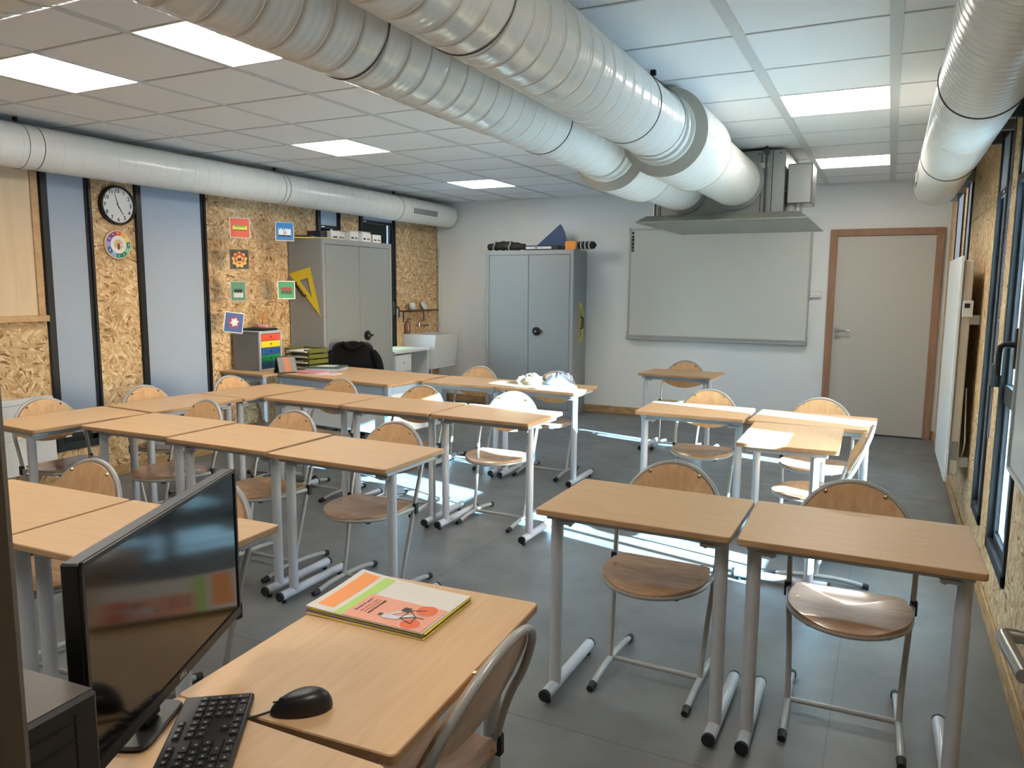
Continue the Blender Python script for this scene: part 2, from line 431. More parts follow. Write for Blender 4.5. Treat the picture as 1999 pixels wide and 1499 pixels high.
# ------------------------------------------------------------------ windows
def window(idx,y0,y1,z0,z1,side,blind=None,transom=None,glass=True,handle=None,box=True):
    # side +1 right wall, -1 left wall
    X=RX if side>0 else LX; s=side
    o=bpy.data.objects.new('window_%d'%idx,None); COL.objects.link(o); o['kind']='structure'; o.location=(X,0,0)
    def bx(m,a,b):
        xs=sorted((a[0]*s,b[0]*s)); m.cbox((xs[0],a[1],a[2]),(xs[1],b[1],b[2]),.002)
    fr=MB(); fo=-.012; fi=.07; t=.045
    bx(fr,(fo,y0,z0),(fi,y0+t,z1)); bx(fr,(fo,y1-t,z0),(fi,y1,z1)); bx(fr,(fo,y0,z0),(fi,y1,z0+t+.01)); bx(fr,(fo,y0,z1-t),(fi,y1,z1))
    fr.build('window_frame',M_dark,o)
    sa=MB(); a0,a1,b0,b1=y0+t,y1-t,z0+t+.01,z1-t; u=.035
    bx(sa,(.012,a0,b0),(.06,a0+u,b1)); bx(sa,(.012,a1-u,b0),(.06,a1,b1)); bx(sa,(.012,a0,b0),(.06,a1,b0+u)); bx(sa,(.012,a0,b1-u),(.06,a1,b1))
    if transom: bx(sa,(.006,a0,transom),(.065,a1,transom+.09))
    sa.build('sash',M_dark,o)
    for (p,q) in ([(b0+u,b1-u)] if not transom else [(b0+u,transom),(transom+.09,b1-u)]):
        g_=MB(); bx(g_,(.033,a0+u,p),(.037,a1-u,q)); g_.build('pane',M_glass,o)
        gk=MB()
        bx(gk,(.03,a0+u,p),(.045,a0+u+.006,q)); bx(gk,(.03,a1-u-.006,p),(.045,a1-u,q)); bx(gk,(.03,a0+u,p),(.045,a1-u,p+.006))
        gk.build('glazing_bead',mat('bead_grey',(150,158,165),.4),o)
    sill=MB(); bx(sill,(.08,y0-.02,z0-.02),(.26,y1+.02,z0+.005)); sill.build('sill',M_dark,o)
    if blind is not None:
        b=MB(); bx(b,(-.004,y0+.05,blind),(-.0015,y1-.022,z1-.03)); b.build('blind',M_blind,o)
        r=MB(); bx(r,(-.014,y0+.045,blind-.035),(.004,y1-.02,blind)); rr=r.build('blind_bar',M_dark,o)
        q=MB(); bx(q,(-.0155,y0+.07,blind-.024),(-.0142,y0+.12,blind-.012)); q.build('bar_label',M_paper,rr)
        # guide rails proud of the wall
        if s<0: g2=MB(); bx(g2,(-.03,y0-.002,z0+.0),(-.0125,y0+.048,z1+.02)); bx(g2,(-.03,y1-.022,z0+.0),(-.0125,y1,z1+.02)); g2.build('guide_rail',M_blk,o)
    if handle:
        hy,hz=handle; h=MB(); h.cbox((-.035*s if s>0 else .0,hy-.018,hz-.10),(.012 if s>0 else .035,hy+.018,hz+.07),.004)
        h.tube([(-.03*s,hy,hz),(-.07*s,hy,hz),(-.082*s,hy+.005,hz-.01),(-.084*s,hy+.01,hz-.04),(-.084*s,hy+.01,hz-.13)],.013,8)
        h.build('window_handle',M_blk,o)
    return o
for i,(w,kw) in enumerate(zip(RW,(dict(transom=1.03,handle=(3.73,1.34),blind=2.09),dict(blind=2.09),dict(blind=1.35),dict(blind=.40)))):  # lowered blinds on this wall are added to block part of the sun
    window(i+1,*w,1,**kw)
bl=[.42,.42,2.215,2.33,.42]
for i,w in enumerate(LW):
    window(i+5,*w,-1,blind=bl[i],handle=(7.90,1.30) if i==3 else None)
# roller blind boxes on the right wall (dark cassettes with brackets)
def cassette(y0,y1,label):
    t=thing('blind_cassette',label,'blind',(RX,0,0))
    c=MB().cbox((-.105,y0-.04,2.44),(-.008,y1+.04,2.53),.006); c.build('box',mat('cassette_grey',(84,88,92),.45),t)
    e=MB()
    e.cbox((-.11,y0-.052,2.435),(-.002,y0-.04,2.535),.003); e.cbox((-.11,y1+.04,2.435),(-.002,y1+.052,2.535),.003); ec=e.build('end_cap',M_blk,t)
    MB().box((-.09,y0-.0535,2.445),(-.05,y0-.0522,2.456)).build('cap_label',M_paper,ec)
    b=MB(); b.cbox((-.07,y0-.035,2.36),(-.002,y0-.005,2.44),.004); b.cbox((-.07,y1+.005,2.36),(-.002,y1+.035,2.44),.004); b.build('bracket',mat('bracket_grey',(120,124,126),.5),t)
cassette(3.67,4.29,'grey roller blind cassette above the window with the black handle')
cassette(4.64,5.03,'black-ended blind cassette above the narrow middle window of the right wall')
cassette(6.66,7.02,'black-ended blind cassette beside the far end of the right duct')
cassette(7.38,8.06,'black-ended blind cassette closest to the white door')
# bead chain
t=thing('bead_chain','grey bead chain loop hanging at the edge of the near right window','chain',(RX-.035,4.31,0))
b=MB()
b.tube([(0,-.012,.86),(0,-.012,2.44)],.0035,6); b.tube([(0,.018,.86),(0,.018,2.44)],.0035,6); b.tube([(0,-.012,.865),(0,-.008,.85),(0,.003,.842),(0,.014,.85),(0,.018,.865)],.0035,6)
z=.87
while z<2.43:
    for yy in (-.012,.018):
        b.add([(.006,yy,z),(-.006,yy,z),(0,yy+.006,z),(0,yy-.006,z),(0,yy,z+.005),(0,yy,z-.005)],[(0,2,4),(2,1,4),(1,3,4),(3,0,4),(2,0,5),(1,2,5),(3,1,5),(0,3,5)])
    z+=.013
b.build('loop',mat('chain_grey',(96,98,104),.4),t)
MB().cbox((-.01,-.03,1.10),(.033,.035,1.21),.004).build('chain_tensioner',M_blk,t)
# pale board on the right wall, closest to the camera
t=thing('wall_board','pale grey board on the right wall at the picture edge','board',(RX,0,0))
MB().cbox((-.035,2.55,.86),(-.006,3.57,1.62),.004).build('panel',mat('pale_board',(170,176,180),.35),t)
f=MB(); f.cbox((-.045,2.54,.845),(-.004,3.58,.86),.003); f.cbox((-.045,3.57,.845),(-.004,3.585,1.63),.003); f.build('edge_strip',M_alu,t)

# ------------------------------------------------------------------ ducts
def spiral(mb,x,z,r,y0,y1,pitch=.118,n=56,ph=0):
    # helical folded seams + soft ribs, axis along y
    prof=[(0,.0014),(.035,.0016),(.045,-.005),(.058,-.005),(.068,.0),(.20,.0001),(.26,.0006),(.32,.0001),(.45,.0),(.51,.0006),(.57,.0),(.70,.0),(.76,.0006),(.82,.0),(.97,.0)]
    K=len(prof); tot=int((y1-y0)/pitch)+3; vs=[];rows=0
    for c in range(-1,tot):
        for (s,dr) in prof:
            for k in range(n+1):
                th=2*PI*k/n; y=y0+(c+s+ph-k/n)*pitch
                y=max(y0,min(y1,y)); rr=r+dr
                vs.append((x+rr*cos(th),y,z+rr*sin(th)))
            rows+=1
    fs=[]
    for i in range(rows-1):
        for k in range(n):
            a=i*(n+1)+k; fs.append((a,a+n+1,a+n+2,a+1))
    # drop collapsed faces
    fs=[f for f in fs if abs(vs[f[0]][1]-vs[f[1]][1])+abs(vs[f[2]][1]-vs[f[3]][1])>1e-5]
    mb.add(vs,fs,0,True)
def ring(mb,x,z,r0,r1,ya,yb,n=48,mi=0):
    vs=[]
    for (r,y) in ((r0,ya),(r1,ya),(r1,yb),(r0,yb)):
        for k in range(n): th=2*PI*k/n; vs.append((x+r*cos(th),y,z+r*sin(th)))
    for a in range(4):
        b_=(a+1)%4; f=[(a*n+k,a*n+(k+1)%n,b_*n+(k+1)%n,b_*n+k) for k in range(n)]
        o=len(mb.v); 
        mb.add([vs[a*n+k] for k in range(n)]+[vs[b_*n+k] for k in range(n)],[(k,(k+1)%n,n+(k+1)%n,n+k) for k in range(n)],mi,a in(1,3))
def hanger(name,x,y,zc,r,label):
    t=thing(name,label,'hanger',(x,y,HZ))
    MB().cbox((-.014,-.010,-.026),(.014,.010,0),.002).build('clip',M_blk,t)
    b=MB(); pts=[(0,0,-.03)]
    for k in range(-20,201,10): 
        a=R_(90-0)+R_(k)*0
    loop=[(r*1.012*cos(R_(a)),0,zc-HZ+r*1.012*sin(R_(a))) for a in range(60,481,12)]
    b.tube([(0,0,-.03)]+loop+[(0,0,-.03)],.0018,5,False)
    b.build('cable',mat('steel_cable',(90,92,94),.4,.6),t)
M_collar=mat('collar_cream',(188,182,170),.55)
def centre_duct(label,x,z,yc,yb,rn,rb,rf,yu):
    t=thing('spiral_duct',label,'duct')
    b=MB(); spiral(b,x,z,rn,BY,yc,.125); b.build('near_section',M_duct,t)
    b=MB(); spiral(b,x,z,rb,yc+.0,yb,.10); bg_=b.build('silencer_section',M_duct,t)
    b=MB(); ring(b,x,z,rn-.01,rb+.004,yc-.012,yc+.004); b.build('front_flange',M_collar,bg_)
    b=MB(); ring(b,x,z,rf-.01,rb+.003,yb-.004,yb+.006); b.build('rear_flange',M_collar,bg_)
    b=MB(); ring(b,x,z,rn-.01,rn+.02,yc-.10,yc-.085); ring(b,x,z,rn-.01,rn+.014,yc-.2,yc-.19); b.build('joint_ring',M_duct,t)
    b=MB(); spiral(b,x,z,rf,yb,yu,.085); b.build('far_section',M_duct,t)
    b=MB(); ring(b,x,z,rf-.01,rf+.03,yu-.03,yu); b.build('spigot_ring',M_galv,t)
    b=MB(); ring(b,x,z,rn-.003,rn+.0035,2.06,2.066); ring(b,x,z,rn-.003,rn+.0035,3.6,3.606); b.build('section_joint',mat('joint_dark',(90,88,84),.5),t)
centre_duct('thick white spiral duct running to the unit, right one of the central pair',-1.185,2.425,4.3,4.98,.172,.24,.198,6.47)
centre_duct('thick white spiral duct running to the unit, left one of the central pair',-1.625,2.40,4.65,5.33,.168,.232,.195,6.47)
hanger('duct_hanger',-1.17,3.99,2.425,.175,'black cable clip in the ceiling above the central ducts')
# wall ducts
t=thing('wall_duct','long smooth white duct along the left wall above the clocks','duct')
b=MB(); 
b.tube([(-5.385,y,2.49) for y in [BY+i*.3 for i in range(int((8.9-BY)/.3)+1)]],.150,40,False)
b.tube([(-5.385,8.78,2.49),(-5.385,8.86,2.49),(-5.385,8.9,2.49),(-5.385,8.925,2.49)],[.150,.146,.128,.06],40,True)
b.build('shell',M_duct,t)
b=MB()
y=BY+.1
while y<8.8:
    ring(b,-5.385,2.49,.149,.1512,y,y+.003,40); y+=.14
b.build('seam',M_duct,t)
b=MB()
for y in (3.36,5.75,7.66): ring(b,-5.385,2.49,.149,.1522,y,y+.005,40)
b.build('joint',mat('joint_dark',(90,88,84),.5),t)
g_=MB(); Mg=frame_M((-5.385+.153*cos(R_(-8)),8.12,2.49+.153*sin(R_(-8))),(0,1,0),(sin(R_(8)),0,cos(R_(8))))
Mg=frame_M((-5.385+.153*cos(R_(-8)),8.12,2.49+.153*sin(R_(-8))),(0,1,0),(.14,0,.99))
g_.cbox((-.30,-.05,-.004),(.30,.05,.006),.003,0,Mg); gr=g_.build('grille',M_duct,t)
g_=MB()
for k in range(34): g_.box((-.265+k*.016,-.034,.006),(-.258+k*.016,.034,.009),0,Mg)
g_.build('grille_slot',mat('slot_grey',(96,96,94),.6),gr)
hanger('duct_hanger',-5.385,3.26,2.49,.152,'small black clip above the left duct at the picture edge')
hanger('duct_hanger',-5.385,5.69,2.49,.152,'small clip with cable holding the left duct, middle one')
hanger('duct_hanger',-5.385,7.66,2.49,.152,'small clip holding the left duct close to its grille')
t=thing('wall_duct','white ribbed spiral duct along the right wall above the windows','duct')
b=MB(); spiral(b,.275,2.372,.156,BY,6.83,.06); b.build('shell',M_duct,t)
b=MB(); ring(b,.275,2.372,.02,.158,6.82,6.85); b.build('end_cap',M_duct,t)
b=MB()
for y in (1.9,3.48,5.35): ring(b,.275,2.372,.155,.161,y,y+.006)
b.build('joint',mat('joint_dark',(90,88,84),.5),t)
g_=MB(); Mg=frame_M((.275-.158,6.45,2.36),(0,-1,0),(0,0,1)); g_.cbox((-.2,-.035,-.004),(.2,.035,.006),.003,0,Mg); gr=g_.build('grille',M_duct,t)
g_=MB()
for k in range(24): g_.box((-.18+k*.015,-.026,.006),(-.174+k*.015,.026,.009),0,Mg)
g_.build('grille_slot',mat('slot_grey',(96,96,94),.6),gr)
# cross duct close to the camera
t=thing('cross_duct','white spiral duct crossing under the ceiling at the top left corner','duct')
b=MB(); spiral(b,0,0,.165,-5.23,-1.8,.13); cr_=b.build('shell',M_duct,t); t.rotation_euler=(0,0,-PI/2); 
t.location=(0,1.31,2.455)

# ------------------------------------------------------------------ ventilation unit
t=thing('ventilation_unit','galvanised ventilation box with a sheet metal canopy hanging above the whiteboard','ventilation unit',(0,0,0))
b=MB(); b.cbox((-1.86,6.47,2.14),(-.80,7.75,2.66),.006); hs=b.build('housing',M_galv,t)
b=MB()
for z_ in (2.165,2.63):
    for x_ in (-1.82,-1.55,-1.40,-1.0,-.84): b.cyl((x_,6.468,z_),(x_,6.462,z_),.006,8)
b.build('rivet',M_blk,hs)
b=MB(); b.box((-.985,6.466,2.15),(-.98,6.47,2.65)); b.box((-.90,6.466,2.15),(-.895,6.47,2.65)); b.box((-1.80,6.466,2.15),(-1.795,6.47,2.65)); b.build('panel_seam',M_blk2,hs)
b=MB(); b.box((-1.08,6.462,2.52),(-.93,6.4655,2.56)); b.build('sticker',mat('sticker',(190,192,190),.4),hs)
b=MB()
for x_ in (-.94,-1.83): b.cyl((x_,6.42,2.10),(x_,6.42,HZ),.008,8); b.cbox((x_-.02,6.40,2.62),(x_+.02,6.47,2.66),.003)
b.build('threaded_rod',mat('rod',(70,72,74),.4,.6),t)
b=MB(); b.cbox((-.785,6.50,2.235),(-.60,6.85,2.545),.008); eb=b.build('control_box',M_galv,t)
b=MB(); b.cbox((-.80,6.49,2.32),(-.785,6.52,2.36),.003); b.build('latch',M_blk,eb)
b=MB(); b.cyl((-.76,6.6,2.11),(-.76,6.6,2.24),.045,16); b.cyl((-.68,6.58,2.11),(-.68,6.58,2.24),.012,10); b.build('drain_pipe',mat('pipe_grey',(170,172,170),.4),t)
# canopy: flat tray with turned-up slanted rim
b=MB(); zt=2.112; x0,x1,y0,y1=-1.955,-.60,6.28,7.82; i=.07
o_=[(x0,y0,zt+.0),(x1,y0,zt),(x1,y1,zt),(x0,y1,zt)]
n_=[(x0+.01,y0+.01,zt-.012),(x1-.01,y0+.01,zt-.012),(x1-.01,y1-.01,zt-.012),(x0+.01,y1-.01,zt-.012)]
b.box((x0,y0,zt-.01),(x1,y1,zt)); 
b.add([(x0,y0,zt),(x1,y0,zt),(x1-i,y0+i,zt+.05),(x0+i,y0+i,zt+.05),(x1,y1,zt),(x0,y1,zt),(x1-i,y1-i,zt+.05),(x0+i,y1-i,zt+.05)],[(0,1,2,3),(1,4,6,2),(5,0,3,7),(4,5,7,6)])
b.box((x0+i,y0+i,zt+.045),(x1-i,y1-i,zt+.05))
cn=b.build('canopy',mat('canopy_metal',(150,150,142),.38,.55),t)
b=MB()
b.box((-1.28,y0+.001,zt-.0125),(-1.274,y1-.001,zt-.0101))
for x_ in (-1.9,-1.55,-1.2,-.9,-.66):
    for y_ in (6.36,7.74): b.cyl((x_,y_,zt-.02),(x_,y_,zt-.01),.007,8)
b.build('canopy_screw',M_alu,cn)

# ------------------------------------------------------------------ far wall: door, whiteboard, switch
d=bpy.data.objects.new('door_1',None); COL.objects.link(d); d['kind']='structure'; d.location=(0,FY,0)
MB().cbox((-.533,-.03,.012),(.397,-.004,2.12),.003).build('door_leaf',M_door,d)
f=MB(); f.cbox((-.605,-.045,0),(-.533,0,2.195),.003); f.cbox((.397,-.045,0),(.467,0,2.195),.003); f.cbox((-.533,-.045,2.122),(.397,0,2.195),.003); f.build('door_frame',M_frame,d)
MB().box((-.533,-.02,0),(.397,-.002,.012)).build('door_gap',mat('gap_blue',(30,44,70),.5),d)
h=MB(); Mh=frame_M((-.49,-.031,1.12),(1,0,0),(0,0,1))
h.cyl((-.49,-.04,1.12),(-.49,-.03,1.12),.026,20); h.tube([(-.49,-.04,1.12),(-.49,-.08,1.12),(-.475,-.088,1.12),(-.36,-.088,1.12)],.0095,10); h.cyl((-.49,-.038,1.05),(-.49,-.03,1.05),.022,16)
h.tube([(-.49,-.038,1.05),(-.49,-.045,1.045)],.008,8)
h.build('door_handle',M_chrome,d)
wb=thing('whiteboard','large wall-mounted whiteboard with an aluminium pen tray on the far wall','whiteboard',(0,FY,0))
x0,x1,z0,z1=-2.852,-.79,.972,2.262
MB().box((x0+.02,-.022,z0+.02),(x1-.02,-.002,z1-.02)).build('writing_surface',M_board,wb)
f=MB(); f.cbox((x0,-.03,z0),(x0+.022,0,z1),.003); f.cbox((x1-.022,-.03,z0),(x1,0,z1),.003); f.cbox((x0,-.03,z1-.022),(x1,0,z1),.003); f.cbox((x0,-.03,z0),(x1,0,z0+.022),.003); f.build('board_frame',M_alu,wb)
MB().cbox((x0-.005,-.075,z0-.03),(x1+.005,-.0,z0+.0),.004).build('pen_tray',M_alu,wb)
c=MB()
for (x_,z_) in ((x0-.006,z0+.0),(x1-.016,z0+.0),(x0-.006,z1-.05),(x1-.016,z1-.05)): c.cbox((x_,-.036,z_),(x_+.022,-.0,z_+.06),.003)
c.build('corner_clip',M_alu,wb)
MB().box((x0+.028,-.0235,z1-.27),(x0+.06,-.022,z1-.08)).build('black_label',M_blk,wb)
c=MB(); c.cyl((x0+.045,-.024,z1-.05),(x0+.045,-.0225,z1-.05),.016,12); c.build('magnet',M_blk,wb)
c=MB()
for k,ch in enumerate('ABCD'): text_mb(c,ch,.028,frame_M((x0+.044,-.0238,z1-.11-.045*k),(1,0,0),(0,0,1)))
c.build('label_print',M_paper,wb)
t=thing('light_switch','white switch box on the far wall between whiteboard and door','switch',(0,FY,0))
MB().cbox((-.785,-.03,1.465),(-.665,-.0,1.54),.005).build('cover',M_rad,t)
s_=MB(); s_.cbox((-.775,-.034,1.49),(-.73,-.03,1.525),.003); s_.cbox((-.72,-.034,1.49),(-.675,-.03,1.525),.003); s_.build('rocker',M_paper,t)
t=tag(MB().cbox((-.795,FY-.018,1.54),(-.78,FY,2.25),.002).build('cable_trunking',M_white),'thin white cable trunking running up from the switch box','trunking')

# ------------------------------------------------------------------ metal cabinets
def cabinet(label,w,h,dp,loc,rz):
    t=thing('metal_cabinet',label,'cabinet',loc,rz)     # front faces -y, origin at floor centre of front
    MB().cbox((-w/2,.012,.06),(w/2,dp,h),.004).build('body',M_cab,t)
    b=MB(); b.cbox((-w/2,0,h-.055),(w/2,.012,h),.002); b.cbox((-w/2,0,.0),(w/2,.03,.06),.002); b.cbox((-w/2,0,.06),(-w/2+.045,.012,h-.055),.002); b.cbox((w/2-.045,0,.06),(w/2,.012,h-.055),.002); b.cbox((-w/2,.03,0),(w/2,dp,.06),.002); b.build('front_frame',M_cab,t)
    MB().box((-w/2+.045,.010,.06),(w/2-.045,.0122,h-.055)).build('door_gap',M_blk2,t)
    for s in (-1,1):
        a,b_=(-w/2+.049,-.0025) if s<0 else (.0025,w/2-.049)
        dd=MB().cbox((a,-.001,.066),(b_,.010,h-.059),.003).build('door',M_cabd,t)
        if s>0:
            k=MB(); k.cyl((.115,-.001,1.02),(.115,-.016,1.02),.052,28); k.cyl((.115,-.016,1.02),(.115,-.026,1.02),.03,20); k.cbox((.14,-.026,1.008),(.2,-.014,1.032),.004)
            kk=k.build('handle',M_blk,dd)
            k=MB(); k.cyl((.112,-.026,1.02),(.112,-.029,1.02),.010,12); k.build('lock',M_alu,kk)
    return t
cabinet('grey two-door metal cabinet on the far wall beside the whiteboard',1.19,2.008,.44,(-3.992,8.508,0),0)
cabinet('grey two-door metal cabinet on the left wall behind the teacher desk',1.19,2.035,.445,(-5.13,6.645,0),PI/2)
# half-round protractor on cabinet side
t=thing('protractor','big yellow half-round protractor stuck to the side of the far cabinet','protractor',(-3.395,8.70,1.13))
M_yel=clear_mat('yellow_acrylic',(222,208,70),.75)
b=MB(); out=[(.0,.25),(.0,-.25)]; arc=[(.16*sin(PI*k/18),-.25*cos(PI*k/18)) for k in range(1,18)]
poly=[(0,-.25)]+arc+[(0,.25)]
inner=[(.045,-.11)]+[(.045+.075*sin(PI*k/12),-.11-.06*cos(PI*k/12)*0+(.22*k/12)) for k in range(1,12)]+[(.045,.11)]
Mp=frame_M((0,0,0),(0,1,0),(0,0,1))
# ring strips
N=len(poly)
def strip(mb,o1,o2,z0,z1,M,mi=0):
    n=len(o1)
    for k in range(n-1):
        q=[o1[k],o1[k+1],o2[k+1],o2[k]]; mb.prism(q if (q[1][0]-q[0][0])*(q[2][1]-q[0][1])-(q[1][1]-q[0][1])*(q[2][0]-q[0][0])>0 else q[::-1],z0,z1,mi,M)
oa=[(.165*sin(PI*k/18),-.25*cos(PI*k/18)) for k in range(19)]; ib=[(.012+.11*sin(PI*k/18),-.19*cos(PI*k/18)) for k in range(19)]
strip(b,oa,ib,.001,.004,Mp); b.box((-.03,-.25,.001),(.0,.25,.004),0,Mp) if False else None
b.prism([(0,-.25),(.03,-.2),(.03,.2),(0,.25)],.001,.0035,0,Mp)
b.prism([(0,-.25)]+[(.16*sin(PI*k/18),-.25*cos(PI*k/18)) for k in range(1,18)]+[(0,.25)],.0012,.003,1,Mp)
b.build('body',[M_yel,clear_mat('clear_yellow',(214,206,130),.35)],t)
h=MB(); h.tube([(.03,0,-.07),(.035,.0,-.06),(.035,.03,-.05),(.035,.035,0),(.035,.03,.05),(.03,.0,.07)],.006,6,M=None)
h=MB(); h.tube([Mp@Vector(p) for p in ((.03,-.07,.004),(.035,-.07,.03),(.075,-.055,.03),(.08,0,.03),(.075,.055,.03),(.035,.07,.03),(.03,.07,.004))],.007,8); h.tube([Mp@Vector(p) for p in ((.032,-.07,.03),(.032,.07,.03))],.007,8); h.build('handle',M_blk,t)
# big set square on side of left cabinet
t=thing('set_square','big yellow set square with black grip on the left cabinet side','set square',(0,6.045,0))
A=Vector((-5.56,1.68)); B=Vector((-5.285,1.745)); C_=Vector((-5.16,1.25))
Mt=frame_M((0,0,0),(1,0,0),(0,0,1))
cen=(A+B+C_)/3; ia,ib_,ic=[cen+(p-cen)*.42 for p in (A,B,C_)]
b=MB()
for (p,q,r_,s_) in ((A,B,ib_,ia),(B,C_,ic,ib_),(C_,A,ia,ic)):
    qd=[tuple(p),tuple(q),tuple(r_),tuple(s_)]
    ar=sum(qd[i][0]*qd[(i+1)%4][1]-qd[(i+1)%4][0]*qd[i][1] for i in range(4))
    b.prism(qd if ar>0 else qd[::-1],.001,.006,0,Mt)
b.build('body',mat('yellow_plastic',(214,190,50),.4),t)
mk=MB()
for k in range(1,14):
    p=B+(C_-B)*(k/14); mk.box((p.x-.018,p.y-.002,.006),(p.x-.002 if k%2 else p.x+.0,p.y+.0015,.0066),0,Mt)
for k in range(1,8):
    p=A+(B-A)*(k/8); mk.box((p.x-.001,p.y-.016,.006),(p.x+.001,p.y-.002,.0066),0,Mt)
mk.build('graduation',mat('grad',(120,104,30),.6),t)
h=MB(); p=A+(C_-A)*.22; q=A+(C_-A)*.52; n2=Vector(((C_-A).y,-(C_-A).x)).normalized()*-.02
h.tube([Mt@Vector((p.x,p.y,.006)),Mt@Vector((p.x,p.y,.035)),Mt@Vector((q.x,q.y,.035)),Mt@Vector((q.x,q.y,.006))],.014,8); h.build('grip',M_blk,t)

# ------------------------------------------------------------------ school desks
def make_desk():
    t=thing('school_desk','','desk')
    MB().prism(rrect(.70,.50,.014,4),.738,.76,0,None,1,ch=.0025).build('tabletop',[M_lam,M_edge],t)
    MB().cbox((-.30,-.165,.700),(.30,-.135,.737),.003).build('front_rail',M_tube,t)
    MB().cbox((-.30,.15,.708),(.30,.175,.737),.003).build('rear_rail',M_tube,t)
    for s in (-1,1):
        MB().cbox((s*.305-.02,-.20,.712),(s*.305+.02,.20,.738),.003).build('side_rail',M_tube,t)
        MB().tube([(s*.305,-.14,.04),(s*.305,-.14,.714)],.0235,16,True).build('leg',M_tube,t)
        ft=MB().tube([(s*.305,-.232,.038),(s*.305,.232,.038)],.0225,16,True).build('foot',M_tube,t)
        c=MB()
        for e in (-1,1):
            c.cyl((s*.305,e*.232,.038),(s*.305,e*.246,.038),.0228,16); c.cyl((s*.305,e*.21,.0),(s*.305,e*.21,.02),.012,10)
        c.build('foot_cap',M_rub,ft)
        b=MB(); b.cbox((s*.305-.022 if s>0 else s*.305-.05,-.175,.695),(s*.305+.05 if s<0 else s*.305+.022,-.125,.712),.003) if False else b.cbox((min(s*.305,s*.235),-.172,.688),(max(s*.305,s*.235),-.128,.702),.003)
        b.cyl((s*.25,-.15,.680),(s*.25,-.15,.690),.007,8); b.build('bracket',M_tube,t)
    return t
